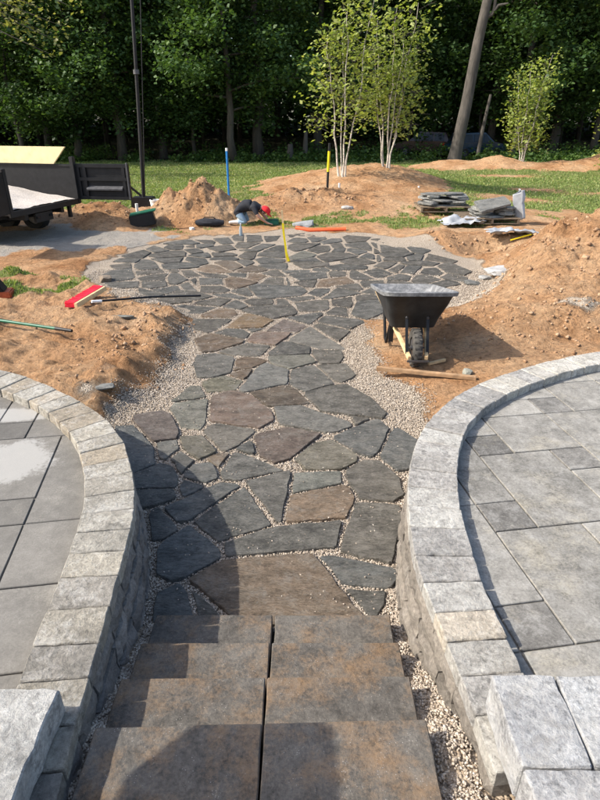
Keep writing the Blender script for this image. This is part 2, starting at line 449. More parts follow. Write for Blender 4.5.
def ground_mat():
    m, nt, b = new_mat('ground_cover')
    pos = geo_pos(nt)
    at = N(nt, 'ShaderNodeVertexColor'); at.layer_name = 'cover'
    sep = N(nt, 'ShaderNodeSeparateColor'); nt.links.new(at.outputs['Color'], sep.inputs[0])
    grass, gravel, litter, pale = sep.outputs[0], sep.outputs[1], sep.outputs[2], at.outputs['Alpha']
    nb = noise(nt, 0.9, 5, 0.6, pos, 0.5); nm = noise(nt, 6.0, 6, 0.65, pos, 0.4); nf = noise(nt, 40, 6, 0.75, pos); ns = noise(nt, 15, 8, 0.75, pos, 0.2)
    clay = ramp(nt, nb, [(0.28, (0.31, 0.150, 0.064)), (0.44, (0.465, 0.262, 0.132)), (0.60, (0.53, 0.335, 0.19)), (0.78, (0.56, 0.40, 0.26))])
    k = math_n(nt, 'MULTIPLY_ADD', math_n(nt, 'ADD', nm, nf), 1.35, -0.26)
    clay = mixc(nt, 1.0, clay, k, 'MULTIPLY')
    clay = mixc(nt, 0.75, clay, ramp(nt, ns, [(0.36, (0.42, 0.38, 0.34)), (0.50, (1, 1, 1)), (0.68, (1.12, 1.12, 1.10))]), 'MULTIPLY')
    # small stones and crumbs in the clay
    vo = N(nt, 'ShaderNodeTexVoronoi'); vo.inputs['Scale'].default_value = 28; nt.links.new(pos, vo.inputs['Vector'])
    crumb = math_n(nt, 'LESS_THAN', vo.outputs['Distance'], 0.22)
    crumb = math_n(nt, 'MULTIPLY', crumb, math_n(nt, 'GREATER_THAN', nb, 0.5))
    clay = mixc(nt, math_n(nt, 'MULTIPLY', crumb, 0.4), clay, (0.48, 0.38, 0.28))
    # gravel
    v2 = N(nt, 'ShaderNodeTexVoronoi'); v2.inputs['Scale'].default_value = 75; nt.links.new(pos, v2.inputs['Vector'])
    sepc = N(nt, 'ShaderNodeSeparateColor'); nt.links.new(v2.outputs['Color'], sepc.inputs[0])
    gcol = ramp(nt, sepc.outputs[0], [(0.0, (0.24, 0.20, 0.16)), (0.3, (0.40, 0.335, 0.265)), (0.6, (0.48, 0.41, 0.33)), (1.0, (0.58, 0.52, 0.44))])
    gcol = mixc(nt, 0.45, gcol, mixc(nt, nm, (0.36, 0.30, 0.235), (0.50, 0.43, 0.35)))
    gap = ramp(nt, v2.outputs['Distance'], [(0.25, (1, 1, 1)), (0.75, (0.6, 0.57, 0.53))])
    gcol = mixc(nt, 1.0, gcol, gap, 'MULTIPLY')
    pcol = mixc(nt, nm, (0.30, 0.27, 0.23), (0.50, 0.46, 0.41))
    # soil under the lawn, leaf litter in the wood
    soilg = mixc(nt, nm, (0.13, 0.165, 0.042), (0.22, 0.245, 0.085))
    soilg = mixc(nt, math_n(nt, 'MULTIPLY', ramp(nt, nb, [(0.52, (0, 0, 0)), (0.68, (1, 1, 1))]), 0.45), soilg, (0.36, 0.30, 0.15))
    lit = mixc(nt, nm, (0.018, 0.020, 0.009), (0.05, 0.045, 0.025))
    def edge(mask, w=0.5):
        f = math_n(nt, 'MULTIPLY_ADD', math_n(nt, 'ADD', math_n(nt, 'MULTIPLY', nm, 0.6), math_n(nt, 'MULTIPLY', nf, 0.4)), w, -w * 0.5)
        f = math_n(nt, 'MULTIPLY', f, math_n(nt, 'MULTIPLY', mask, 4.0, clamp=True))
        return ramp(nt, math_n(nt, 'ADD', mask, f), [(0.38, (0, 0, 0)), (0.62, (1, 1, 1))])
    c = mixc(nt, edge(pale, 0.9), clay, pcol)
    eg = edge(gravel, 0.9)
    c = mixc(nt, eg, c, gcol)
    c = mixc(nt, edge(grass, 0.9), c, soilg)
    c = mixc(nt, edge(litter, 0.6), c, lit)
    nt.links.new(c, b.inputs['Base Color'])
    b.inputs['Roughness'].default_value = 0.95; b.inputs['Specular IOR Level'].default_value = 0.15
    hd = math_n(nt, 'MULTIPLY_ADD', nm, 0.6, math_n(nt, 'MULTIPLY_ADD', ns, 0.8, math_n(nt, 'MULTIPLY', nf, 0.3)))
    hg = math_n(nt, 'SUBTRACT', 0.6, v2.outputs['Distance'])
    hm = N(nt, 'ShaderNodeMix'); hm.data_type = 'FLOAT'
    nt.links.new(eg, hm.inputs[0]); nt.links.new(hd, hm.inputs[2]); nt.links.new(math_n(nt, 'MULTIPLY', hg, 0.12), hm.inputs[3])
    bump(nt, b, hm.outputs[0], 1.0, 0.15)
    return m
M['ground'] = ground_mat()
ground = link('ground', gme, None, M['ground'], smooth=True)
tag(ground, 'orange brown clay ground with gravel, lawn and wood floor', kind='structure')

def gz(x, y):
    return float(ground_height(np.array([x]), np.array([y]))[0])
def PG(px, py):
    """a point of the photograph put down on the real ground"""
    z = 0.0
    for _ in range(12):
        p = P(px, py, z); z = 0.5 * z + 0.5 * gz(p.x, p.y)
    return Vector((p.x, p.y, gz(p.x, p.y)))

# ------------------------------------------------------------------ slabs with worn edges
def clean(poly, tol=0.012):
    r = []
    for p in poly:
        if not r or (Vector(p) - r[-1]).length > tol: r.append(Vector(p))
    if len(r) > 2 and (r[0] - r[-1]).length < tol: r.pop()
    return r
def rough_poly(poly, seg, jit, rnd, round_=0.0):
    """subdivide the sides of a plan outline, clip its corners and roughen it"""
    poly = [Vector((p[0], p[1])) for p in poly]
    n = len(poly)
    if round_:
        q = []
        for i in range(n):
            a, b, c = poly[i - 1], poly[i], poly[(i + 1) % n]
            ra = min(round_, (a - b).length * 0.3); rc = min(round_, (c - b).length * 0.3)
            q += [b + (a - b).normalized() * ra, b + (c - b).normalized() * rc]
        poly = q; n = len(poly)
    out = []
    for i in range(n):
        a, b = poly[i], poly[(i + 1) % n]
        L = (b - a).length
        if L < 1e-6: continue
        k = max(1, int(round(L / seg))); nrm = Vector((b.y - a.y, a.x - b.x)) / L
        for j in range(k):
            p = a.lerp(b, j / k)
            s = jit if k > 1 else jit * 0.5
            out.append(p + nrm * rnd.uniform(-s, s))
    return clean(out, 0.004)
def area2(poly):
    return sum(poly[i].x * poly[(i + 1) % len(poly)].y - poly[(i + 1) % len(poly)].x * poly[i].y for i in range(len(poly))) / 2
def inset(poly, d):
    n = len(poly); out = []
    for i in range(n):
        a, b, c = poly[i - 1], poly[i], poly[(i + 1) % n]
        e1 = (b - a); e2 = (c - b)
        n1 = Vector((-e1.y, e1.x)).normalized(); n2 = Vector((-e2.y, e2.x)).normalized()
        m = n1 + n2
        m = m.normalized() if m.length > 1e-4 else n1
        out.append(b + m * min(d / max(0.5, m.dot(n1)), d * 1.6))
    return out
def slab_mesh(name, poly, z0, z1, bev, rnd, tilt=0.0, zj=0.0):
    """prism on a plan outline with a worn top edge; coordinates about the outline's middle"""
    if area2(poly) < 0: poly = list(reversed(poly))
    c = Vector((sum(p.x for p in poly) / len(poly), sum(p.y for p in poly) / len(poly)))
    poly = [p - c for p in poly]
    tx, ty = rnd.uniform(-tilt, tilt), rnd.uniform(-tilt, tilt)
    def lift(p, z): return (p.x, p.y, z + p.x * tx + p.y * ty)
    n = len(poly)
    r0 = poly; r1 = inset(poly, bev * 0.25); r2 = inset(poly, bev)
    dz = [rnd.uniform(-zj, zj) for _ in range(n)]
    v = [lift(p, z0) for p in r0] + [lift(p, z1 - bev * 0.9 + dz[i]) for i, p in enumerate(r1)] + [lift(p, z1 + dz[i] * 0.3) for i, p in enumerate(r2)]
    f = []
    for k in (0, n):
        for i in range(n):
            j = (i + 1) % n
            f.append((k + i, k + j, k + n + j, k + n + i))
    f.append(tuple(2 * n + i for i in range(n)))
    me = mesh(name, v, f)
    return me, c
def put_slab(name, poly, z0, z1, bev, rnd, mat, parent, col, tilt=0.0, zj=0.0):
    me, c = slab_mesh(name, poly, z0, z1, bev, rnd, tilt, zj)
    o = link(name, me, parent, mat)
    o.location = (c.x, c.y, 0)
    o.color = (col[0], col[1], col[2], 1)
    return o
# ------------------------------------------------------------------ flagstones, outlines measured stone by stone
# tile (left, top, scale) of the photograph, then outlines; a leading letter gives the stone's tint
FLAGS = '''
T 0 0 1
b 187,581 225,560 270,554 302,551 318,557 333,575 352,598 368,618 228,618 213,600 196,590
g 194,594 211,599 224,618 200,618
g 197,525 215,512 240,490 252,494 258,505 267,524 240,531 217,537 206,533
g 224,542 247,535 270,527 339,521 336,532 325,549 295,549 270,549 250,552 230,557
b 290,497 297,491 312,488 331,484 345,490 354,495 352,505 341,517 312,519 291,521 288,510
g 357,501 375,504 392,503 393,510 391,530 385,559 365,557 343,552 347,535 351,517
g 246,482 262,476 284,473 289,475 288,493 284,516 274,519 266,508 258,495
g 219,468 228,456 240,453 264,460 278,466 279,471 262,475 244,479 222,477
g 274,412 280,406 298,405 330,416 349,422 345,427 325,428 308,429 278,422
d 271,349 278,344 290,343 310,348 310,353 290,354 273,354
e 271,359 274,356 285,355 304,354 315,362 300,365 288,369 275,365
d 250,287 262,284 300,286 304,291 295,295 270,297 256,294
d 244,310 252,307 280,305.5 290,307 294,310 291,315 270,316 262,314
d 169,294 183,290 200,292 212,295 197,298 184,298
d 352,312 357,302 380,300 384,305 381,311 366,317
T 120 500 4
l 182,200 240,122 310,112 388,170 398,218 340,248 270,292 230,302 178,275
l 152,60 162,20 205,8 266,70 248,104 208,128 152,138
l 166,470 178,382 238,345 276,402 292,452 288,478
T 270 500 4
l 210,230 300,224 465,262 474,300 438,346 410,342 292,336 244,280
l 304,360 380,350 430,366 416,410 398,450 386,446
T 110 400 4
l 40,112 110,112 178,182 182,225 145,268 92,284
r 112,66 200,52 248,77 272,120 268,150 192,158 152,148 122,110
g 188,168 272,158 258,208 226,218 192,208
e 284,152 360,152 408,177 416,204 350,232 322,213 292,188
l 248,222 280,198 308,217 342,240 308,272 272,288 252,255
g 398,112 450,98 538,112 566,130 520,168 470,192 422,173 390,140
n 398,230 440,218 482,217 468,244 430,253
g 522,186 546,174 572,181 568,199 532,201
l 322,268 400,258 426,290 408,313 360,318 294,300
l 92,292 180,258 262,287 267,342 200,347 96,343
l 96,358 258,353 267,380 248,398 200,416 98,408
l 278,346 292,323 338,332 352,365 320,378 282,370
l 192,430 290,393 362,354 440,328 506,346 420,402 322,456 270,462 194,478
T 280 400 4
g 292,67 352,71 320,86 302,84
l 234,137 378,78 430,126 396,178 360,208 322,198 254,160
l 442,127 470,123 526,162 522,257 460,267 414,230 405,200 432,152
e 78,225 130,183 208,168 246,202 286,216 280,239 200,272 122,262
e 62,288 218,282 236,310 180,337 95,371 52,377
g 274,290 340,253 408,253 446,300 466,368 440,382 360,401 314,378 279,320
T 210 380 5
r 224,282 330,268 440,243 526,257 515,290 468,328 428,362 292,402 254,370 240,320
n 220,62 280,43 378,26 428,62 488,118 400,112 320,127 254,100
T 160 330 4.615
r 228,380 244,312 330,288 448,322 520,380 516,398 440,441 332,427 244,400
r 418,42 452,11 586,13 543,63 502,58
g 290,95 400,63 505,72 478,98 430,112 332,108
l 178,150 188,117 270,111 346,126 328,150 336,188 270,203 188,206
n 348,142 420,128 485,141 420,168 344,178
n 348,197 407,183 406,200 369,222 339,214
y 218,241 290,213 357,222 366,245 338,267 252,272 204,268
e 80,315 150,264 198,268 211,294 150,308
g 374,265 432,198 490,158 580,172 604,184 598,228 500,262 422,277
e 64,370 84,338 198,323 221,351 216,393 180,441 94,427
T 280 330 4.615
g 134,300 153,278 298,259 388,313 464,380 456,401 332,382 204,372
g 154,93 266,98 270,120 257,147 193,147
g 184,163 288,158 325,200 307,213 280,226 243,212
g 44,187 158,169 244,245 140,271 104,267 46,238
T 180 280 6
d 318,66 409,53 430,79 399,87
d 213,82 340,88 413,105 380,112 242,94
d 134,125 230,108 304,112 240,147 172,143
d 264,159 322,123 348,123 400,154 340,167
d 418,121 432,111 596,118 586,138 432,138
d 4,160 62,148 210,157 180,172 62,175
n 164,195 222,175 298,173 320,204 300,212 202,212
d 114,232 266,233 261,268 200,291 143,273
o 276,273 352,219 478,218 528,245 488,271 350,276
d 220,310 282,293 396,303 396,328 340,331
n 144,351 230,329 374,356 366,372 172,408
r 540,288 580,262 630,244 690,255 738,276 700,298 620,300
g 405,292 496,288 432,307
T 270 280 6
d 229,80 282,49 342,49 355,65 300,91
d 305,102 372,60 450,49 538,76 400,97
d 144,12 250,4 276,16 267,36 192,32
d 285,34 320,8 515,12 380,28
d 415,45 528,24 550,53 500,52
d 548,4 600,3 610,28 553,22
d 563,72 605,54 622,76
d 514,97 600,88 612,112 519,117
d 374,121 496,99 496,152 452,152
d 159,150 193,128 346,124 346,153 308,181 182,184
d 104,102 246,94 246,109 152,121
d 4,118 108,128 126,147 4,142
d 90,215 180,203 296,189 304,210 240,244 182,237
d 345,190 392,164 456,169 460,202 400,206
d 295,235 332,209 495,228 503,245 440,276 382,257
d 279,276 312,262 434,291 398,330 312,297
g 130,359 231,290 268,294 394,371 394,405 272,396
T 100 225 6
d 424,105 520,95 596,93 558,106
d 409,134 432,122 491,122 491,138
d 514,146 586,140 587,158 541,160
d 524,125 600,113 600,128
d 294,150 331,132 385,145 321,158
d 170,179 260,158 304,161 270,182 202,187
d 305,175 400,163 505,158 505,178 370,184
d 110,214 142,201 210,201 198,217
d 325,201 474,193 457,213 381,217
d 504,192 560,185 596,192 597,217 541,210
d 100,240 181,231 181,249 121,250
d 210,245 261,214 328,222 350,249 242,259
d 376,245 450,232 574,232 567,248 431,259
d 56,299 122,268 191,259 205,308 92,324
d 220,280 347,271 355,284 232,293
d 246,314 331,293 404,293 387,319 272,325
d 424,271 469,267 476,279 441,281
d 490,277 587,273 596,293 511,298
d 414,301 460,288 514,320 470,341 413,333
d 569,326 604,320 604,353 573,344
d 74,346 230,341 226,365 121,367
d 250,360 282,341 386,338 390,358 291,365
d 326,385 458,368 464,375 400,397
d 494,356 530,345 569,384 521,387
d 256,381 384,414 340,427 302,408
d 380,441 450,435 544,450 402,458
T 190 225 6
d 4,87 126,94 117,106 41,98
d 164,82 238,78 256,99 201,103
d 264,85 291,63 326,59 326,88
d 334,63 418,63 435,88 342,90
d 445,70 516,67 498,84 452,90
d 4,120 107,113 107,126 50,135
d 125,130 238,121 255,135 181,147
d 284,125 301,108 415,107 360,127
d 385,133 421,115 485,117 458,133
d 4,147 48,145 52,158 4,161
d 345,148 438,142 400,151
d 445,149 501,128 556,125 556,148
d 4,180 108,168 116,179 60,183
d 305,180 331,163 396,163 386,179 360,197
d 414,171 460,163 551,163 546,182 470,182
d 134,167 230,173 265,180 181,180
d 4,193 98,208 105,221 40,236 4,223
d 120,205 181,191 260,198 260,206
d 400,206 451,193 556,203 556,213 421,225
n 136,226 250,214 303,240 235,270 212,249
d 290,212 302,209 378,214 335,236
d 441,245 490,233 600,233 636,241 540,259 461,255
n 325,261 380,239 454,262 400,277 332,277
n 46,265 91,244 198,253 210,274 101,279
d 445,289 484,278 529,269 573,298 500,299
d 4,273 46,283 204,295 188,307 60,302
d 229,292 326,288 326,312 251,303
n 355,292 400,289 458,301 419,321 345,316
d 34,326 61,319 186,325 190,347 42,349
n 216,326 269,309 328,328 394,336 300,361 241,371 219,349
d 436,344 481,314 596,319 596,347 471,351
d 65,376 81,366 188,364 233,380 199,396 64,398
T 280 225 6
d 44,61 150,55 346,53 338,60 101,66
d 80,94 101,81 155,86 129,98
d 174,77 249,73 255,84 190,92
d 255,96 290,88 364,85 349,93 271,103
d 385,82 420,69 543,77 518,92 431,97 394,93
d 66,130 111,114 224,111 180,127 101,144
d 176,150 231,129 290,129 286,148 221,161
d 315,117 368,109 380,128 322,129
d 315,153 332,138 386,142 381,152
d 406,150 431,142 514,152 460,166
d 396,116 500,104 537,117 572,151 500,136
d 545,108 600,104 606,146 562,124
e 66,194 150,157 194,180 121,192
d 222,190 291,164 420,169 452,185 330,206 252,206
d 486,190 521,174 594,190 560,197
d 406,215 431,199 520,204 572,215 441,229
d 86,240 121,226 255,229 255,238 121,254
d 66,214 170,202 238,208 244,213
d 4,233 46,242 46,253 4,253
d 290,246 400,239 504,243 497,256 331,264
d 195,266 259,254 279,262 269,269
d 15,272 186,268 186,278 31,282
d 82,300 181,284 275,288 275,307 131,321
d 300,287 331,276 400,279 396,293 304,301
d 426,286 459,273 508,303 572,319 451,321
d 515,272 560,262 598,266 604,297 541,292
d 4,318 58,328 65,344 4,356
d 90,346 131,334 214,347 202,362 121,362
n 230,355 281,329 400,312 433,330 359,348 261,364
d 495,346 521,334 598,334 604,358 502,357
d 335,370 469,359 484,375 430,386
T 370 225 6
d 4,88 90,86 162,100 60,102
d 46,121 140,112 213,140 179,154 71,156
d 241,140 270,134 337,150 310,161 262,153
d 4,134 45,150 38,158 4,153
d 76,171 130,166 242,168 199,181 101,181
d 230,190 280,176 315,187 306,201 241,204
d 345,190 353,177 482,211 470,218 381,206
d 4,187 46,184 55,211 4,203
d 95,202 196,198 187,206 101,208
d 196,219 300,218 402,224 369,236 261,232
d 36,240 81,219 158,219 129,236 71,246
d 416,245 470,230 562,275 540,288 461,276
d 215,256 270,244 299,252 268,281 205,274
d 135,260 171,242 199,242 168,271 143,272
d 315,266 400,262 433,285 409,294 331,287
d 4,272 40,262 89,278 122,290 80,301 4,297
d 126,310 170,301 233,311 218,324 132,324
d 281,311 340,299 417,325 340,344 266,337
d 446,311 470,294 539,316 536,331 481,322
d 4,338 81,338 86,357 4,361
d 115,346 200,339 283,355 115,361
d 375,351 479,334 494,345 430,355
'''
TINT = {'g': (0.152, 0.144, 0.124), 'l': (0.136, 0.138, 0.128), 'b': (0.190, 0.145, 0.103), 'n': (0.170, 0.125, 0.085), 'r': (0.180, 0.138, 0.112),
        'o': (0.23, 0.15, 0.08), 'e': (0.180, 0.172, 0.138), 'y': (0.22, 0.195, 0.13), 'd': (0.096, 0.090, 0.077)}
flag_root = empty('flagstone_patio', (CC[0], CC[1], 0))
tag(flag_root, 'round patio and path of irregular dark flagstones set in gravel', kind='structure')
def clip(poly, region):
    """cut a plan outline to a convex region given counter-clockwise"""
    out = list(poly)
    n = len(region)
    for i in range(n):
        a, b = region[i], region[(i + 1) % n]
        e = b - a; inp = out; out = []
        if not inp: break
        def side(p): return e.x * (p.y - a.y) - e.y * (p.x - a.x)
        for j in range(len(inp)):
            p, q = inp[j - 1], inp[j]; sp, sq = side(p), side(q)
            if sq >= 0:
                if sp < 0: out.append(p.lerp(q, sp / (sp - sq)))
                out.append(q)
            elif sp >= 0: out.append(p.lerp(q, sp / (sp - sq)))
    return out
def hull(pts):
    pts = sorted((p.x, p.y) for p in pts); lo = []; up = []
    def cr(o, a, b): return (a[0] - o[0]) * (b[1] - o[1]) - (a[1] - o[1]) * (b[0] - o[0])
    for p in pts:
        while len(lo) > 1 and cr(lo[-2], lo[-1], p) <= 0: lo.pop()
        lo.append(p)
    for p in reversed(pts):
        while len(up) > 1 and cr(up[-2], up[-1], p) <= 0: up.pop()
        up.append(p)
    return [Vector(p) for p in lo[:-1] + up[:-1]]
flag_polys = []; raw = []
tile = (0, 0, 1)
frnd = random.Random(21)
for line in FLAGS.strip().splitlines():
    w = line.split()
    if w[0] == 'T':
        tile = tuple(float(q) for q in w[1:]); continue
    pts = []
    for q in w[1:]:
        a, b = q.split(',')
        pts.append(Vector((tile[0] + float(a) / tile[2], tile[1] + float(b) / tile[2])))
    if area2(pts) < 0: pts.reverse()
    far = tile[2] == 6
    pts = inset(pts, -0.35)                              # the outlines were measured inside the joints
    raw.append((hull([P(p.x, p.y, 0.025).xy for p in pts]), far, w[0]))
def mean(poly): return sum(poly, Vector((0, 0))) / len(poly)
def inside(poly, p):
    return all((poly[(i + 1) % len(poly)] - poly[i]).cross(p - poly[i]) >= 0 for i in range(len(poly)))
drop = set()
for i in range(len(raw)):
    for j in range(i):
        if j in drop or i in drop: continue
        if inside(raw[i][0], mean(raw[j][0])) and inside(raw[j][0], mean(raw[i][0])):
            drop.add(i if area2(raw[i][0]) < area2(raw[j][0]) else j)
raw = [q for i, q in enumerate(raw) if i not in drop]
def split_line(A, B):
    """the line that best parts two outlines: (normal from A to B, offset)"""
    best = None
    for poly, sgn in ((A, 1), (B, -1)):
        for i in range(len(poly)):
            e = poly[(i + 1) % len(poly)] - poly[i]
            if e.length < 1e-5: continue
            n_ = Vector((e.y, -e.x)).normalized() * sgn
            amax = max(p.dot(n_) for p in A); bmin = min(p.dot(n_) for p in B)
            if best is None or bmin - amax > best[0]: best = (bmin - amax, n_, (bmin + amax) / 2)
    return best
rimpoly = [Vector((CC[0] + (CR + 0.02) * math.cos(2 * math.pi * k / 72), CC[1] + (CR + 0.02) * math.sin(2 * math.pi * k / 72))) for k in range(72)]
cen_ = [mean(q[0]) for q in raw]; rad_ = [max((p - c).length for p in q[0]) for q, c in zip(raw, cen_)]
for i, (A, far, tint) in enumerate(raw):
    grow_ = 0.085 if far else 0.034
    poly = inset(A, -grow_)
    for j, (B, far2, _) in enumerate(raw):
        if j == i or (cen_[i] - cen_[j]).length > rad_[i] + rad_[j] + 0.25: continue
        gap, n_, off = split_line(A, B)
        if gap > 0.30: continue
        off -= (0.026 if far else 0.014) * frnd.uniform(0.6, 1.4)          # half the joint
        q = n_ * off; t_ = Vector((-n_.y, n_.x))
        # keep the side of the line on which A lies
        out_ = []
        for k in range(len(poly)):
            p0, p1 = poly[k - 1], poly[k]; s0, s1 = p0.dot(n_) - off, p1.dot(n_) - off
            if s1 <= 0:
                if s0 > 0: out_.append(p0.lerp(p1, s0 / (s0 - s1)))
                out_.append(p1)
            elif s0 <= 0: out_.append(p0.lerp(p1, s0 / (s0 - s1)))
        poly = out_
        if len(poly) < 3: break
    if len(poly) >= 3 and far and cen_[i].y > 9.0: poly = clip(poly, rimpoly)
    poly = clean(poly, 0.012)
    if len(poly) < 3 or area2(poly) < 0.004: continue
    dist = poly[0].length
    poly = rough_poly(poly, 0.08 if dist < 6 else 0.14, 0.008 if dist < 6 else 0.010, frnd, 0.012)
    if area2(poly) < 0: poly.reverse()
    flag_polys.append(poly)
    t = TINT[tint]; k = frnd.uniform(0.74, 1.14); s = frnd.uniform(-0.05, 0.07)
    col = (t[0] * k * (1 + s), t[1] * k, t[2] * k * (1 - s))
    top = (0.017 if far else 0.023) + frnd.uniform(-0.004, 0.006)
    o = put_slab('flagstone', poly, -0.03, top, 0.005, frnd, M['flag'], flag_root, col, 0.012, 0.003)
    o.location = (o.location.x - CC[0], o.location.y - CC[1], 0)

# ------------------------------------------------------------------ retaining walls
def resample(a, b, w):
    """cut a pair of edge lines into pieces about w long on the outer line"""
    def along(pl):
        d = [0]
        for i in range(1, len(pl)): d.append(d[-1] + (pl[i] - pl[i - 1]).length)
        return d
    mid = [(p + q) / 2 for p, q in zip(a, b)]
    d = along(mid); L = d[-1]
    cuts = [0.0]
    while cuts[-1] < L - 0.5 * w: cuts.append(cuts[-1] + w * wr.uniform(0.86, 1.14))
    cuts[-1] = L
    def at(pl, s):
        for i in range(1, len(d)):
            if d[i] >= s or i == len(d) - 1:
                t = (s - d[i - 1]) / max(1e-9, d[i] - d[i - 1]); return pl[i - 1].lerp(pl[i], min(1, max(0, t)))
    def nearest(pl, p):
        best = None
        for i in range(1, len(pl)):
            e = pl[i] - pl[i - 1]; t = max(0, min(1, (p - pl[i - 1]).dot(e) / e.length_squared)); q = pl[i - 1] + e * t
            if best is None or (q - p).length < best[0]: best = ((q - p).length, q)
        return best[1]
    res = []
    for c in cuts:
        m_ = at(mid, c); res.append((nearest(a, m_), nearest(b, m_)))
    return res, at, d
wr = random.Random(5)
CAPC = [(0.39, 0.37, 0.33), (0.29, 0.278, 0.258), (0.42, 0.395, 0.345), (0.40, 0.35, 0.28), (0.33, 0.314, 0.288), (0.40, 0.385, 0.35)]
def wall(name, OUT, IN, label, side, tone, warm):
    root = empty(name, (0, 0, 0))
    tag(root, label, 'wall', 'curved retaining walls beside the steps')
    cuts, at, d = resample(OUT, IN, 0.178)
    for i in range(len(cuts) - 1):
        (o0, i0), (o1, i1) = cuts[i], cuts[i + 1]
        g = 0.0012
        dirv = ((o1 - o0)).normalized() * g
        q = [o0 + dirv, o1 - dirv, i1 - dirv, i0 + dirv]
        poly = rough_poly(q, 0.045, 0.0030, wr, 0.006)
        c = wr.choice(CAPC); k = wr.uniform(0.88, 1.12) * tone
        if warm: c = (c[0] * 1.03, c[1], c[2] * 0.94)
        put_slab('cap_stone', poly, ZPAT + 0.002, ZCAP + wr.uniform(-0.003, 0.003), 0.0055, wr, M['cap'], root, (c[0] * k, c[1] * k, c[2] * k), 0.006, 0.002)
    # courses of split blocks under the caps
    for row in range(4):
        z1 = ZPAT - row * 0.135; z0 = z1 - 0.130
        bat = 0.012 + 0.012 * row
        bl, at2, d2 = resample(OUT, IN, 0.27)
        for i in range(len(bl) - 1):
            (o0, i0), (o1, i1) = bl[i], bl[i + 1]
            inw0 = (i0 - o0).normalized(); inw1 = (i1 - o1).normalized()
            tv = (o1 - o0).normalized() * 0.004
            q = [o0 + inw0 * (0.022 - bat) + tv, o1 + inw1 * (0.022 - bat) - tv, o1 + inw1 * 0.20 - tv, o0 + inw0 * 0.20 + tv]
            v = []; f = []
            # rough split face: a little grid pushed in and out
            nu, nv = 6, 3
            for b in range(nv + 1):
                for a in range(nu + 1):
                    s, t = a / nu, b / nv
                    p = q[0].lerp(q[1], s); e = min(s, 1 - s, t, 1 - t)
                    outw = -(inw0.lerp(inw1, s))
                    push = (0.0 if e < 0.01 else 0.012) + wr.uniform(-0.008, 0.010)
                    p = p + outw * push
                    v.append((p.x, p.y, z0 + (z1 - z0) * t))
            for b in range(nv):
                for a in range(nu):
                    k = b * (nu + 1) + a
                    f.append((k, k + 1, k + nu + 2, k + nu + 1))
            nb = len(v)
            v += [(q[3].x, q[3].y, z0), (q[2].x, q[2].y, z0), (q[2].x, q[2].y, z1), (q[3].x, q[3].y, z1)]
            bl0, br0, tr0, tl0 = 0, nu, nv * (nu + 1) + nu, nv * (nu + 1)
            f += [(nb, nb + 1, nb + 2, nb + 3),
                  tuple([nb + 3, nb + 2] + [tl0 + k for k in range(nu, -1, -1)]), tuple([nb + 1, nb] + [bl0 + k for k in range(nu + 1)]),
                  tuple([nb, nb + 3] + [tl0 - k * (nu + 1) for k in range(nv + 1)]), tuple([nb + 2, nb + 1] + [br0 + k * (nu + 1) for k in range(nv + 1)])]
            me = mesh('wall_block', v, f)
            o = link('wall_block', me, root, M['block'])
            k = wr.uniform(0.75, 1.2)
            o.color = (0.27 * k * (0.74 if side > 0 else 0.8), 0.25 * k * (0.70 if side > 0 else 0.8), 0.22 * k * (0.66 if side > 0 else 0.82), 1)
    return root
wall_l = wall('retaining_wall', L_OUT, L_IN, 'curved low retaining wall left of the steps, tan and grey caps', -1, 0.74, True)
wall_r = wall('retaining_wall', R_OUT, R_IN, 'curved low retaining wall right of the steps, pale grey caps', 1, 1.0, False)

# taller blocks where the walls step up beside the top of the stairs
def corner_block(root, x0, x1, y0, y1, z1, col):
    poly = rough_poly([(x0, y0), (x1, y0), (x1, y1), (x0, y1)], 0.05, 0.004, wr, 0.008)
    put_slab('corner_block', poly, ZCAP + 0.006, z1, 0.007, wr, M['cap'], root, col, 0.006, 0.003)
corner_block(wall_l, -1.14, -0.835, 0.935, 1.365, 0.62, (0.42, 0.41, 0.385))
corner_block(wall_l, -1.14, -0.805, 0.60, 0.932, 0.62, (0.42, 0.41, 0.39))
corner_block(wall_l, -1.40, -1.143, 0.60, 1.362, 0.62, (0.42, 0.41, 0.39))
corner_block(wall_r, 0.660, 0.882, 1.065, 1.385, 0.66, (0.37, 0.37, 0.37))
corner_block(wall_r, 0.885, 1.120, 1.065, 1.385, 0.66, (0.40, 0.40, 0.395))
corner_block(wall_r, 0.664, 0.930, 0.70, 1.062, 0.66, (0.38, 0.375, 0.37))
corner_block(wall_r, 0.933, 1.180, 0.70, 1.062, 0.66, (0.39, 0.39, 0.38))
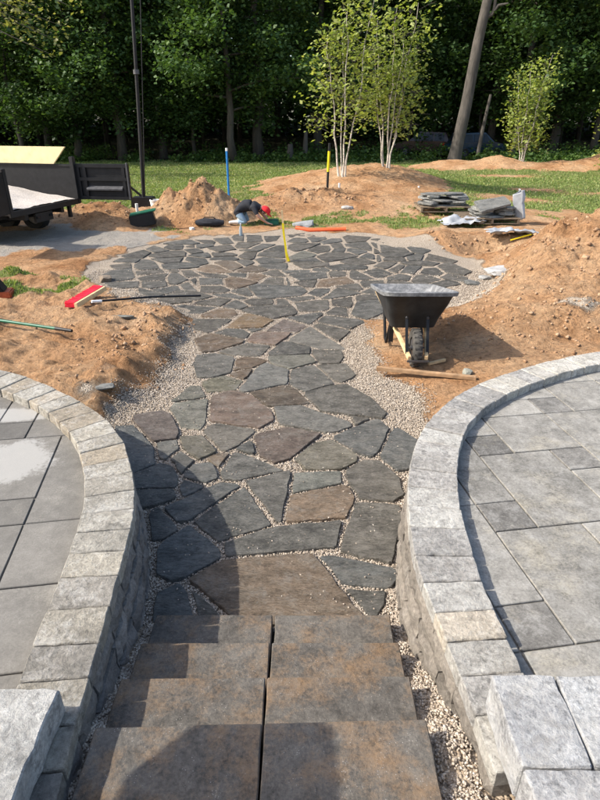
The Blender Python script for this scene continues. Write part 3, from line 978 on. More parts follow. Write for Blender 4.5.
# ------------------------------------------------------------------ patios of large concrete pavers
CA, SA = math.cos(R(9)), math.sin(R(9))
def uv(u, v): return Vector((u * CA - v * SA, u * SA + v * CA))
def tiling(fixed, i0, i1, j0, j1, rnd):
    used = set(); out = []
    def place(i, j, w, h):
        c = [(a, b) for a in range(i, i + w) for b in range(j, j + h)]
        if any(q in used for q in c): return False
        used.update(c); out.append((i, j, w, h)); return True
    for q in fixed: place(*q)
    for j in range(j0, j1):
        for i in range(i0, i1):
            if (i, j) in used: continue
            opts = [(2, 3), (2, 2), (3, 2), (1, 2), (1, 1)]; rnd.shuffle(opts)
            opts.sort(key=lambda o: -o[0] * o[1] + rnd.uniform(0, 3))
            for w, h in opts + [(1, 1)]:
                if place(i, j, w, h): break
    return out
def patio(name, label, IN, OUT, corner, o_uv, fixed, rng_ij, seed, mat, base, dark):
    root = empty(name, (0, 0, ZPAT)); tag(root, label, kind='structure')
    rnd = random.Random(seed)
    region = hull([Vector(((a.x * 0.3 + b.x * 0.7), (a.y * 0.3 + b.y * 0.7))) for a, b in zip(OUT, IN)] + [Vector(c) for c in corner])
    bed = MB(); n = len(region)
    bed.add([(p.x, p.y, -0.012) for p in region], [tuple(range(n))])
    bed.build('joint_sand', M['sand'], root)
    m = 0.245
    for i, j, w, h in tiling(fixed, *rng_ij, rnd):
        g = 0.0035
        u0, v0 = o_uv[0] + i * m + g, o_uv[1] + j * m + g; u1, v1 = u0 + w * m - 2 * g, v0 + h * m - 2 * g
        poly = clip([uv(u0, v0), uv(u1, v0), uv(u1, v1), uv(u0, v1)], region)
        poly = clean(poly, 0.003)
        if len(poly) < 3 or area2(poly) < 0.0015: continue
        small = w * h <= 2
        c = dark if (small and w * h == 1) else base
        k = rnd.uniform(0.80, 1.14)
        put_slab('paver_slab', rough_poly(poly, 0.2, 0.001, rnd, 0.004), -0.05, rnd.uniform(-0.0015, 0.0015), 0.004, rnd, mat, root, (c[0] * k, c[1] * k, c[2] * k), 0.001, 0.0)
    return root
M['sand'] = plain('joint_sand', (0.16, 0.15, 0.13), 0.95, 0.3, 60)
def paver_dry():
    """pavers of the left patio: one part still carries a pale dried film with a ragged edge"""
    m = stone_mat('concrete_paver_filmed', 2.6, 110, 0.36, 0.85, 0.25, stain=((0.40, 0.37, 0.31), 0.60, 0.3))
    nt = m.node_tree; b = nt.nodes['Principled BSDF']
    src = b.inputs['Base Color'].links[0].from_socket
    pos = geo_pos(nt)
    n = noise(nt, 3.5, 6, 0.65, pos, 0.3)
    c = P(0, 462, ZPAT); c2 = P(5, 415, ZPAT)
    def blob(c, rx, ry):
        mp = N(nt, 'ShaderNodeMapping'); mp.inputs['Location'].default_value = (-c.x / rx, -c.y / ry, 0)
        mp.inputs['Scale'].default_value = (1 / rx, 1 / ry, 0)
        nt.links.new(pos, mp.inputs['Vector'])
        ln = N(nt, 'ShaderNodeVectorMath'); ln.operation = 'LENGTH'; nt.links.new(mp.outputs[0], ln.inputs[0])
        return ln.outputs['Value']
    d = math_n(nt, 'MINIMUM', blob(c, 0.36, 0.30), blob(c2, 0.45, 0.13))
    f = math_n(nt, 'ADD', d, math_n(nt, 'MULTIPLY_ADD', n, 1.3, -0.65))
    f = math_n(nt, 'ADD', f, math_n(nt, 'MULTIPLY_ADD', noise(nt, 28, 7, 0.75, pos), 0.9, -0.45))
    f = ramp(nt, f, [(0.78, (1, 1, 1)), (1.05, (0, 0, 0))])
    c3 = mixc(nt, math_n(nt, 'MULTIPLY', f, 0.8), src, (0.31, 0.302, 0.282))
    nt.links.new(c3, b.inputs['Base Color'])
    return m
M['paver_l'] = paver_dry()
patio_r = patio('patio_right', 'grey concrete paver patio inside the right wall', R_IN, R_OUT, [(4.2, 0.62), (4.2, 5.0), (1.05, 0.62)], (1.65, 2.25),
      [(0, 0, 2, 3), (0, 3, 1, 1), (1, 3, 2, 2), (2, 2, 1, 1), (-1, 1, 1, 3), (-1, 0, 1, 1), (-2, -3, 1, 1), (-2, -2, 1, 3), (-1, -3, 2, 3), (2, 0, 2, 2),
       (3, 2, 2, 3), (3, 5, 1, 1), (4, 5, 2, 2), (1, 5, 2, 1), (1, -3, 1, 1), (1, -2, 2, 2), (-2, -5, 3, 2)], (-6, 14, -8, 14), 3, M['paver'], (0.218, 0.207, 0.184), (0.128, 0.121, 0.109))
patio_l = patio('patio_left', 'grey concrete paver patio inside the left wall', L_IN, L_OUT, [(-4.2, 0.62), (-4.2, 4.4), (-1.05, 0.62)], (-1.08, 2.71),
      [(0, 0, 3, 4), (-3, 1, 3, 3), (-2, 0, 2, 1), (-4, 0, 2, 1), (-2, 4, 1, 1), (-3, -3, 3, 3), (0, -2, 2, 2), (-1, 4, 3, 2), (-5, 4, 3, 3)], (-14, 4, -9, 8), 8, M['paver_l'], (0.135, 0.127, 0.113), (0.115, 0.108, 0.097))

# ------------------------------------------------------------------ steps
steps = empty('stone_steps', (-0.13, 1.7, 0))
tag(steps, 'flight of paired rust-stained concrete slab steps between the curved walls', 'steps')
STX0, STXM, STX1 = -0.737, -0.135, 0.457
NOSE = [2.178, 1.908, 1.637, 1.360, 1.020, 0.740]
ROT = [0.002, 0.003, 0.011, 0.028, 0.02, 0.0]
sr = random.Random(3)
for k, ny_ in enumerate(NOSE):
    zt = 0.11 * (k + 1)
    for a, b in ((STX0, STXM - 0.003), (STXM + 0.003, STX1)):
        jx = sr.uniform(-0.004, 0.004)
        sl = ROT[k]
        y0 = ny_ - 0.42
        f0 = ny_ + (a - STXM) * sl; f1 = ny_ + (b - STXM) * sl
        poly = rough_poly([(a + jx, y0), (b + jx, y0), (b + jx, f1), (a + jx, f0)], 0.10, 0.0022, sr, 0.006)
        kk = sr.uniform(0.9, 1.1)
        o = put_slab('step_slab', poly, zt - 0.108, zt + sr.uniform(-0.001, 0.001), 0.006, sr, M['step'], steps, (0.100 * kk, 0.090 * kk, 0.077 * kk), 0.001, 0)
        o.location.x += 0.13; o.location.y -= 1.7
# upper landing behind the viewer
land = MB().box((-0.14, -0.9, 0.60), (1.6, 2.5, 0.10)).build('upper_landing', M['step'], None)
land.color = (0.19, 0.175, 0.155, 1); tag(land, 'upper landing above the steps', kind='structure')

# gravel packed along both sides of the steps
def side_fill(x0, x1, seed):
    n = 60; v = []; f = []
    yy = np.linspace(2.24, 0.55, n)
    base = np.interp(yy, [0.5, 1.36, 2.178, 2.24], [0.50, 0.375, 0.035, 0.0])
    xx = np.linspace(x0, x1, 6)
    for i, y in enumerate(yy):
        for x in xx:
            v.append((x, y, base[i] - 0.03 + 0.035 * float(fbm(np.array(x / 0.1), np.array(y / 0.1), seed, 3))))
    for i in range(n - 1):
        for j in range(5): k = i * 6 + j; f.append((k, k + 1, k + 7, k + 6))
    return mesh('gravel_fill', v, f)
fill_root = empty('step_side_gravel', (0, 0, 0)); tag(fill_root, 'gravel packed between the steps and the walls', kind='structure')
def gravel_mat():
    m, nt, b = new_mat('pea_gravel')
    pos = geo_pos(nt)
    v2 = N(nt, 'ShaderNodeTexVoronoi'); v2.inputs['Scale'].default_value = 75; nt.links.new(pos, v2.inputs['Vector'])
    sepc = N(nt, 'ShaderNodeSeparateColor'); nt.links.new(v2.outputs['Color'], sepc.inputs[0])
    nm = noise(nt, 7, 4, 0.6, pos)
    g = ramp(nt, sepc.outputs[0], [(0.0, (0.16, 0.13, 0.10)), (0.4, (0.30, 0.24, 0.18)), (1.0, (0.48, 0.42, 0.35))])
    g = mixc(nt, nm, g, (0.30, 0.22, 0.14))
    nt.links.new(g, b.inputs['Base Color']); b.inputs['Roughness'].default_value = 0.95
    bump(nt, b, math_n(nt, 'SUBTRACT', 0.6, v2.outputs['Distance']), 0.9, 0.015)
    return m
M['gravel'] = gravel_mat()
link('gravel_fill', side_fill(-1.0, STX0 + 0.02, 51), fill_root, M['gravel'], True)
link('gravel_fill', side_fill(STX1 - 0.02, 0.80, 52), fill_root, M['gravel'], True)

# loose pebbles in the joints and along the borders near the viewer
def pebble_mat():
    m, nt, b = new_mat('pebbles')
    g = N(nt, 'ShaderNodeNewGeometry')
    c = ramp(nt, g.outputs['Random Per Island'], [(0.0, (0.13, 0.11, 0.09)), (0.2, (0.27, 0.22, 0.17)), (0.5, (0.40, 0.33, 0.255)), (0.8, (0.46, 0.39, 0.31)), (1.0, (0.54, 0.48, 0.41))])
    nt.links.new(c, b.inputs['Base Color']); b.inputs['Roughness'].default_value = 0.85
    return m
M['pebble'] = pebble_mat()
def scatter_lumps(name, pts, size, seed, mat, flat=0.65, label=None, parent=None):
    """many small angular lumps as one mesh: squashed, turned octahedra"""
    r = np.random.default_rng(seed); n = len(pts)
    base = np.array([(1, 0, 0), (-1, 0, 0), (0, 1, 0), (0, -1, 0), (0, 0, 1), (0, 0, -1)], float)
    tri = np.array([(0, 2, 4), (2, 1, 4), (1, 3, 4), (3, 0, 4), (2, 0, 5), (1, 2, 5), (3, 1, 5), (0, 3, 5)])
    v = np.repeat(base[None], n, 0) * r.uniform(0.65, 1.25, (n, 6, 1)) + r.uniform(-0.25, 0.25, (n, 6, 3))
    a = r.uniform(0, 2 * math.pi, n); ca, sa = np.cos(a)[:, None], np.sin(a)[:, None]
    t = r.uniform(-0.6, 0.6, n)[:, None]
    x = v[..., 0]; y = v[..., 1] * 0.8; z = v[..., 2] * flat
    y, z = y * np.cos(t) - z * np.sin(t), y * np.sin(t) + z * np.cos(t)
    x, y = x * ca - y * sa, x * sa + y * ca
    s = np.asarray(size)[:, None] if hasattr(size, '__len__') else size
    w = np.stack([x * s, y * s, z * s], -1) + np.asarray(pts)[:, None, :]
    f = tri[None] + (np.arange(n) * 6)[:, None, None]
    o = link(name, mesh_np(name, w.reshape(-1, 3), tris=f.reshape(-1, 3)), parent, mat)
    if parent is None: tag(o, label, 'gravel' if 'pebble' in name or 'gravel' in name else 'soil', kind='stuff')
    return o
# plan raster of the stones so that pebbles only lie between them
RX0, RY0, RS = -5.0, 1.8, 0.01
stone_mask = np.zeros((1000, 1250), bool)
for poly in flag_polys:
    x0 = min(p.x for p in poly); x1 = max(p.x for p in poly); y0 = min(p.y for p in poly); y1 = max(p.y for p in poly)
    a0, a1 = int((x0 - RX0) / RS) - 1, int((x1 - RX0) / RS) + 2; b0, b1 = int((y0 - RY0) / RS) - 1, int((y1 - RY0) / RS) + 2
    a0 = max(a0, 0); b0 = max(b0, 0)
    XX, YY = np.meshgrid(RX0 + (np.arange(a0, a1) + 0.5) * RS, RY0 + (np.arange(b0, b1) + 0.5) * RS, indexing='ij')
    ins = sdf(poly, XX, YY) < 0.0
    sub = stone_mask[a0:a1, b0:b1]; sub |= ins[:sub.shape[0], :sub.shape[1]]
def on_stone(x, y):
    i = ((x - RX0) / RS).astype(int); j = ((y - RY0) / RS).astype(int)
    ok = (i >= 0) & (j >= 0) & (i < 1000) & (j < 1250)
    return np.where(ok, stone_mask[np.clip(i, 0, 999), np.clip(j, 0, 1249)], False)
r = np.random.default_rng(77)
n = 270000
py_ = 2.15 + 8.0 * r.random(n) ** 1.5; px_ = r.uniform(-1.0, 1.0, n) * np.where(py_ > 6.3, 3.6, 1.75)
gm = dist_gravel(px_, py_) + 0.28 * fbm(px_ / 0.6, py_ / 0.6, 40, 4)
stray = r.random(n) < 0.006
keep = (gm < 0.06 + 0.16 * r.random(n) ** 3) & (~on_stone(px_, py_) | stray) & (sdf(l_patio, px_, py_) > 0.0) & (sdf(r_patio, px_, py_) > 0.0)
px_, py_ = px_[keep][:95000], py_[keep][:95000]
sz = r.uniform(0.0040, 0.0088, len(px_)) * np.clip(0.8 + py_ * 0.06, 0.9, 1.5)
hz_ = np.where(on_stone(px_, py_), 0.024, ground_height(px_, py_) + 0.006)
scatter_lumps('pebbles', np.stack([px_, py_, hz_ + sz * 0.25], -1), sz, 5, M['pebble'], 0.7, 'tan pea gravel between and around the flagstones')
# pebbles in the strips beside the steps
pp = []
for xa, xb, sd in ((-0.80, STX0, 51), (STX1, 0.62, 52)):
    m_ = 2600 if xa > 0 else 2200
    x_ = r.uniform(xa, xb, m_); y_ = r.uniform(0.9, 2.24, m_)
    z_ = np.interp(y_, [0.5, 1.36, 2.178, 2.24], [0.50, 0.375, 0.035, 0.0]) - 0.03 + 0.035 * fbm(x_ / 0.1, y_ / 0.1, sd, 3)
    pp.append(np.stack([x_, y_, z_ + 0.004], -1))
pp = np.concatenate(pp)
scatter_lumps('pebbles', pp, r.uniform(0.005, 0.010, len(pp)), 6, M['pebble'], 0.7, 'gravel crumbs beside the steps')

# clods of clay on the banks and heaps
def clod_mat():
    m, nt, b = new_mat('clay_clods')
    pos = geo_pos(nt); g = N(nt, 'ShaderNodeNewGeometry')
    c = ramp(nt, g.outputs['Random Per Island'], [(0.0, (0.27, 0.15, 0.075)), (0.5, (0.37, 0.22, 0.12)), (1.0, (0.46, 0.31, 0.19))])
    nm = noise(nt, 30, 5, 0.65, pos)
    c = mixc(nt, 0.6, c, ramp(nt, nm, [(0.3, (0.5, 0.5, 0.5)), (0.7, (1, 1, 1))]), 'MULTIPLY')
    nt.links.new(c, b.inputs['Base Color']); b.inputs['Roughness'].default_value = 0.95
    bump(nt, b, nm, 0.7, 0.02)
    return m
M['clod'] = clod_mat()
cl = []; cs = []
def clods(cx, cy, rx, ry, n, s0, s1):
    n = int(n * 0.6)
    if cy > 14: s0, s1 = s0 * 0.6, s1 * 0.55
    a = nrng.normal(0, 0.45, (n, 2)); x = cx + a[:, 0] * rx; y = cy + a[:, 1] * ry
    ok = (dist_gravel(x, y) > -0.05) & (sdf(l_patio, x, y) > 0.03) & (sdf(r_patio, x, y) > 0.03)
    x, y = x[ok], y[ok]
    s = s0 * 0.45 + (s1 * 0.75 - s0 * 0.45) * nrng.random(len(x)) ** 9.0
    cl.append(np.stack([x, y, ground_height(x, y) + s * 0.2], -1)); cs.append(s)
clods(4.1, 8.8, 2.3, 2.2, 4200, 0.012, 0.085)
clods(2.6, 6.5, 1.3, 1.0, 1800, 0.008, 0.05)
clods(3.6, 7.0, 2.0, 1.2, 1800, 0.008, 0.05)
clods(-2.0, 5.9, 0.9, 1.6, 1500, 0.006, 0.045)
clods(-1.75, 6.5, 0.5, 0.9, 900, 0.008, 0.06)
clods(-2.45, 15.3, 1.4, 1.1, 1200, 0.03, 0.16)
clods(-5.0, 14.8, 1.8, 0.9, 700, 0.03, 0.13)
clods(0.35, 17.1, 1.8, 0.6, 700, 0.03, 0.17)
clods(-0.9, 16.4, 1.2, 0.8, 350, 0.03, 0.10)
clods(3.7, 12.3, 1.4, 0.9, 700, 0.015, 0.09)
clods(1.9, 20.5, 4.0, 4.0, 900, 0.02, 0.07)
clods(11.0, 30.5, 8.0, 1.5, 900, 0.03, 0.10)
scatter_lumps('clay_clods', np.concatenate(cl), np.concatenate(cs), 9, M['clod'], 0.75, 'crumbled lumps of orange clay on the heaps and banks')
# ------------------------------------------------------------------ trees
def leaf_mat(name, stops, trans=0.35):
    m, nt, b = new_mat(name)
    g = N(nt, 'ShaderNodeNewGeometry'); pos = g.outputs['Position']
    c = ramp(nt, g.outputs['Random Per Island'], stops)
    c = mixc(nt, 0.5, c, ramp(nt, noise(nt, 0.8, 3, 0.5, pos), [(0.3, (0.6, 0.62, 0.6)), (0.7, (1.25, 1.2, 1.0))]), 'MULTIPLY')
    nt.links.new(c, b.inputs['Base Color']); b.inputs['Roughness'].default_value = 0.55
    b.inputs['Specular IOR Level'].default_value = 0.3
    t = N(nt, 'ShaderNodeBsdfTranslucent'); nt.links.new(mixc(nt, 1.0, c, (1.3, 1.35, 0.6), 'MULTIPLY'), t.inputs['Color'])
    mx = N(nt, 'ShaderNodeMixShader'); mx.inputs[0].default_value = trans
    nt.links.new(b.outputs[0], mx.inputs[1]); nt.links.new(t.outputs[0], mx.inputs[2])
    nt.links.new(mx.outputs[0], nt.nodes['Material Output'].inputs['Surface'])
    return m
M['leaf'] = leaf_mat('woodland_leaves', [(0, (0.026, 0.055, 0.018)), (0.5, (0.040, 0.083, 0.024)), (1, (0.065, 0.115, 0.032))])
M['leaf2'] = leaf_mat('maple_leaves', [(0, (0.044, 0.092, 0.030)), (0.5, (0.070, 0.132, 0.042)), (1, (0.112, 0.178, 0.055))])
M['birch_leaf'] = leaf_mat('birch_leaves', [(0, (0.17, 0.23, 0.05)), (0.5, (0.25, 0.31, 0.08)), (1, (0.36, 0.39, 0.14))], 0.4)
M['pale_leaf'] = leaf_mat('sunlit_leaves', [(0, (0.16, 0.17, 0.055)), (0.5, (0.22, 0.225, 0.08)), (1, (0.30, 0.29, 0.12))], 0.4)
M['grass'] = leaf_mat('grass_blades', [(0, (0.13, 0.19, 0.05)), (0.55, (0.20, 0.265, 0.085)), (0.80, (0.21, 0.26, 0.08)), (1, (0.42, 0.37, 0.19))], 0.3)
M['weeds'] = leaf_mat('undergrowth', [(0, (0.035, 0.08, 0.018)), (0.6, (0.07, 0.13, 0.028)), (1, (0.11, 0.17, 0.04))], 0.3)
def bark_mat(name, a, b_, scale, birch=False):
    m, nt, b = new_mat(name)
    mp = N(nt, 'ShaderNodeMapping'); mp.inputs['Scale'].default_value = (1, 1, 0.18 if not birch else 2.2)
    nt.links.new(geo_pos(nt), mp.inputs['Vector'])
    f = noise(nt, scale, 8, 0.72, mp.outputs[0], 0.6)
    f = math_n(nt, 'MULTIPLY_ADD', noise(nt, 0.9, 4, 0.6, geo_pos(nt)), 0.35, math_n(nt, 'MULTIPLY_ADD', f, 1.0, -0.175))
    if birch:
        c = ramp(nt, f, [(0.30, (0.05, 0.045, 0.04)), (0.40, a), (0.7, b_)])
    else:
        c = ramp(nt, f, [(0.3, a), (0.7, b_)])
    nt.links.new(c, b.inputs['Base Color']); b.inputs['Roughness'].default_value = 0.9
    bump(nt, b, f, 0.8, 0.05)
    return m
M['bark'] = bark_mat('grey_bark', (0.030, 0.026, 0.021), (0.085, 0.073, 0.058), 7)
M['bark_l'] = bark_mat('pale_grey_bark', (0.035, 0.030, 0.025), (0.120, 0.105, 0.088), 7)
M['birch'] = bark_mat('birch_bark', (0.42, 0.37, 0.31), (0.66, 0.61, 0.54), 5, True)

def leaves(centres, per, spread, size, seed, flat=0.6, droop=0.0):
    """kite-shaped leaves, gathered in sprays round the given points; numpy arrays (verts, quads)"""
    r = np.random.default_rng(seed)
    c = np.repeat(np.asarray(centres, float), per, 0)
    n = len(c)
    sp = np.asarray(spread, float)
    c = c + r.normal(0, 1, (n, 3)) * sp
    if droop: c[:, 2] -= np.abs(r.normal(0, droop, n))
    a = r.uniform(0, 2 * math.pi, n)
    d = np.stack([np.cos(a), np.sin(a), r.normal(-0.25, 0.45, n)], -1); d /= np.linalg.norm(d, axis=1)[:, None]
    up = np.stack([r.normal(0, flat, n), r.normal(0, flat, n), np.ones(n)], -1)
    s = np.cross(up, d); s /= np.linalg.norm(s, axis=1)[:, None] + 1e-9
    nn = np.cross(d, s)
    L = size * r.uniform(0.6, 1.35, n)[:, None]; W = L * r.uniform(0.30, 0.42, n)[:, None]
    v = np.stack([c - d * L * 0.5, c + s * W + nn * W * 0.25, c + d * L * 0.5, c - s * W + nn * W * 0.25], 1)
    return v.reshape(-1, 3), np.arange(n * 4).reshape(-1, 4)

def limb_paths(base, top, r0, seed, n_limb, z0, z1, reach, rise=0.45):
    """trunk path and limb paths with radii"""
    rr = random.Random(seed)
    base, top = Vector(base), Vector(top)
    pts = []; rad = []
    k = 9; H = (top - base).length
    for i in range(k + 1):
        t = i / k
        p = base.lerp(top, t) + Vector((rr.uniform(-1, 1), rr.uniform(-1, 1), 0)) * 0.012 * H * (0 if i == 0 else 1)
        pts.append(p); rad.append(r0 * (1.25 if i == 0 else 1.0 - 0.8 * t))
    limbs = []; tips = []
    for j in range(n_limb):
        t = z0 + (z1 - z0) * (j + rr.random()) / n_limb
        i = min(k - 1, int(t * k)); p = pts[i].lerp(pts[i + 1], t * k - i)
        a = j * 2.4 + rr.uniform(-0.4, 0.4); L = reach * (1.0 - 0.55 * max(0, (t - z0) / max(0.01, 1 - z0))) * rr.uniform(0.7, 1.2)
        d = Vector((math.cos(a), math.sin(a), rise * rr.uniform(0.3, 1.3)))
        lp = [p]
        for q in range(1, 5):
            lp.append(lp[-1] + (d + Vector((rr.uniform(-.35, .35), rr.uniform(-.35, .35), -0.10 * q))) * L / 4)
        rl = r0 * (1 - 0.8 * t) * 0.45
        limbs.append((lp, [rl, rl * 0.75, rl * 0.5, rl * 0.3, rl * 0.12])); tips += lp[2:]
        for q in (2, 3):
            d2 = Vector((rr.uniform(-1, 1), rr.uniform(-1, 1), rr.uniform(-0.1, 0.6)))
            e = lp[q] + d2 * L * 0.3
            limbs.append(([lp[q], lp[q].lerp(e, 0.5) + Vector((0, 0, 0.05 * L)), e], [rl * 0.4, rl * 0.25, rl * 0.08])); tips.append(e)
    tips.append(pts[-1])
    return (pts, rad), limbs, tips

def trunk_mesh(name, tr, limbs, n=9):
    mb = MB(); mb.tube(tr[0], tr[1], n)
    for p, r_ in limbs: mb.tube(p, r_, 5)
    me = mesh(name, mb.v, mb.f); me.polygons.foreach_set('use_smooth', [True] * len(me.polygons))
    return me
def crown_mesh(name, tips, per, spread, size, seed, extra=0, droop=0.0, jitter=0.8):
    t = np.array([tuple(p) for p in tips])
    if extra:
        r = np.random.default_rng(seed + 1)
        t = np.concatenate([t, t[r.integers(0, len(t), extra)] + r.normal(0, jitter, (extra, 3))])
    v, q = leaves(t, per, spread, size, seed, droop=droop)
    return mesh_np(name, v, quads=q)

# four kinds of wood-edge tree as shared meshes: trunk from the origin
PROTO = []
for s, (H, r0, nl, z0, reach, per, ex, mat) in enumerate([(13, 0.24, 16, 0.20, 4.4, 95, 130, 'leaf2'), (14, 0.30, 16, 0.24, 4.8, 90, 120, 'leaf2'),
                                                          (11, 0.14, 14, 0.20, 3.4, 80, 110, 'leaf'), (15, 0.36, 15, 0.28, 4.8, 85, 120, 'leaf2')]):
    tr, lm, tips = limb_paths((0, 0, -0.1), (0.3 * (s - 1.5), 0.2, H), r0, 60 + s, nl, z0, 0.97, reach, 0.30)
    tm = trunk_mesh('trunk', tr, lm)
    tm.materials.append(M['bark'])
    cm = crown_mesh('crown', tips, per, (0.46, 0.46, 0.26), 0.235, 80 + s, ex, 0.35)
    cm.materials.append(M[mat])
    PROTO.append((tm, cm))
def tree(name, label, px, py, kind, scale=1.0, rz=0.0, lean=(0, 0), group='trees along the edge of the wood', Y=None):
    p = PG(px, py) if Y is None else Vector((PD(px, 118, Y).x, Y, gz(PD(px, 118, Y).x, Y)))
    o = empty(name, p, rz); o.scale = (scale,) * 3; o.rotation_euler = (lean[0], lean[1], rz)
    tag(o, label, 'tree', group)
    t = link('trunk', PROTO[kind][0], o); c = link('crown', PROTO[kind][1], o)
    return o
tree('woodland_tree', 'slim dark tree at the far left edge behind the trailer', 14, 158, 2, 0.95, 0.4, Y=36)
tree('woodland_tree', 'grey trunked tree just left of the tall black pole', 118, 158, 1, 0.9, 1.9, (0, -0.10), Y=38)
tree('woodland_tree', 'thin pale trunked tree between black pole and blue post', 193, 157, 2, 0.85, 2.9, Y=39)
tree('woodland_tree', 'leafy maple overhanging the lawn behind the blue post', 232, 157, 0, 0.95, 0.9, Y=37)
tree('woodland_tree', 'broad trunked tree right of the blue post', 258, 157, 3, 0.92, 4.1, Y=39.5)
tree('woodland_tree', 'tree behind the left birch clump', 318, 156, 1, 1.0, 5.0, Y=42)
tree('woodland_tree', 'dark tree between birch clumps and the big leaning trunk', 412, 156, 2, 1.0, 3.3, Y=43)
tree('woodland_tree', 'thin tree just right of the big leaning trunk', 481, 150, 2, 0.9, 0.2, Y=44)
tree('woodland_tree', 'dense dark tree behind the lone young birch', 520, 152, 1, 1.0, 2.3, Y=42)
tree('woodland_tree', 'dark trunked tree at the right edge of the wood', 556, 152, 3, 0.9, 5.6, Y=43)
tree('woodland_tree', 'leafy tree beyond the far right berm', 598, 152, 0, 0.95, 2.6, Y=41)
tree('woodland_tree', 'leafy maple left of the tall black pole', 72, 158, 0, 0.9, 3.9, Y=37.5)
tree('woodland_tree', 'leafy tree overhanging between pole and blue post', 160, 158, 0, 1.0, 5.3, Y=40)

# the wood behind reads as one mass: trunks and foliage as two stuff objects
wrn = np.random.default_rng(31); wv = []; wq = []; base_i = 0
tb = MB()
for i in range(95):
    y = wrn.uniform(43, 78); x = wrn.uniform(-0.62, 0.62) * y * 1.15
    h = wrn.uniform(11, 17); r0 = wrn.uniform(0.08, 0.28); z = gz(x, y)
    lx = wrn.normal(0, 0.5)
    tb.tube([(x, y, z - 0.2), (x + lx * 0.4, y, z + h * 0.5), (x + lx, y, z + h)], [r0 * 1.15, r0 * 0.7, r0 * 0.2], 7)
for i in range(40):                                     # trees of the same wood outside the frame on the left
    y = wrn.uniform(34, 60); x = wrn.uniform(-52, -24); z = gz(x, y)
    tb.tube([(x, y, z - 0.2), (x, y, z + 13)], [0.25, 0.08], 6)
tme = mesh('woodland_trunks', tb.v, tb.f)
to = link('woodland_trunks', tme, None, M['bark'], True); tag(to, 'dark trunks standing deep in the wood', 'trees', kind='stuff')
cen = []
nC = 2600
y = wrn.uniform(42, 80, nC); x = wrn.uniform(-0.66, 0.66, nC) * y * 1.1
z = 2.6 + (y - 42) * 0.02 + np.abs(wrn.normal(0, 5.5, nC))
cen.append(np.stack([x, y, z], -1))
# back curtain, lower
nC = 5200
y = wrn.uniform(60, 86, nC); x = wrn.uniform(-0.70, 0.70, nC) * y * 1.1; z = wrn.uniform(0.3, 15, nC)
cen.append(np.stack([x, y, z], -1))
nC = 2200                                              # high canopy that shades the wood
y = wrn.uniform(39, 80, nC); x = wrn.uniform(-0.75, 0.66, nC) * y * 1.1; z = wrn.uniform(9, 16, nC)
cen.append(np.stack([x, y, z], -1))
nC = 900
y = wrn.uniform(34, 60, nC); x = wrn.uniform(-54, -25, nC); z = wrn.uniform(3, 15, nC)
cen.append(np.stack([x, y, z], -1))
cen = np.concatenate(cen)
v, q = leaves(cen, 18, (0.85, 0.85, 0.45), 0.62, 33, droop=0.3)
wo = link('woodland', mesh_np('woodland', v, quads=q), None, M['leaf']); tag(wo, 'dark green wood behind the lawn', 'wood', kind='stuff')

# weeds and low growth along the foot of the wood
nW = 5200
y = 36.5 + np.abs(wrn.normal(0, 3.0, nW)); x = wrn.uniform(-0.62, 0.62, nW) * y
dens = fbm(x / 3, y / 3, 70, 3)
k = dens > -0.12
x, y = x[k], y[k]
cW = np.stack([x, y, ground_height(x, y, False) + wrn.random(len(x)) ** 2 * (0.35 + 0.5 * np.clip(y - 38, 0, 2) * 0.5)], -1)
v, q = leaves(cW, 9, (0.16, 0.16, 0.12), 0.17, 35, flat=1.2)
uo = link('undergrowth', mesh_np('undergrowth', v, quads=q), None, M['weeds']); tag(uo, 'low green weeds along the foot of the wood', 'weeds', kind='stuff')

# big leaning trunk
bp = PG(455, 158); bp = Vector((PD(455, 150, 37.0).x, 37.0, 0)); bp.z = gz(bp.x, bp.y)
tp = PD(492, -20, 37.4); d = (tp - bp)
lt = empty('leaning_tree', bp); tag(lt, 'large bare grey trunk leaning right in front of the parked car', 'tree')
tt = d * 1.35
mb = MB()
pts = [Vector((0, 0, -0.2)), tt * 0.06, tt * 0.25 + Vector((0.03, 0, 0)), tt * 0.5 + Vector((-0.05, 0, 0)), tt * 0.75, tt]
mb.tube(pts, [0.46, 0.36, 0.32, 0.28, 0.24, 0.16], 14)
mb.build('trunk', M['bark_l'], lt, smooth=True)
s0 = tt * 0.60
mb = MB(); mb.tube([s0, s0 + Vector((0.35, -0.1, 0.12)), s0 + Vector((0.65, -0.1, 0.55)), s0 + Vector((1.15, -0.2, 0.62))], [0.13, 0.11, 0.08, 0.04], 7)
mb.tube([s0 + Vector((0.45, -0.1, 0.3)), s0 + Vector((0.50, -0.1, 1.4)), s0 + Vector((0.62, 0, 3.2))], [0.09, 0.07, 0.04], 7)
mb.build('limb', M['bark_l'], lt, smooth=True)
lp = [tt + Vector((wrn.normal(0, 1.6), wrn.normal(0, 1.6), wrn.normal(0.8, 0.8))) for _ in range(60)]
link('crown', crown_mesh('crown', lp, 30, (0.5, 0.5, 0.3), 0.28, 99), lt, M['leaf'])

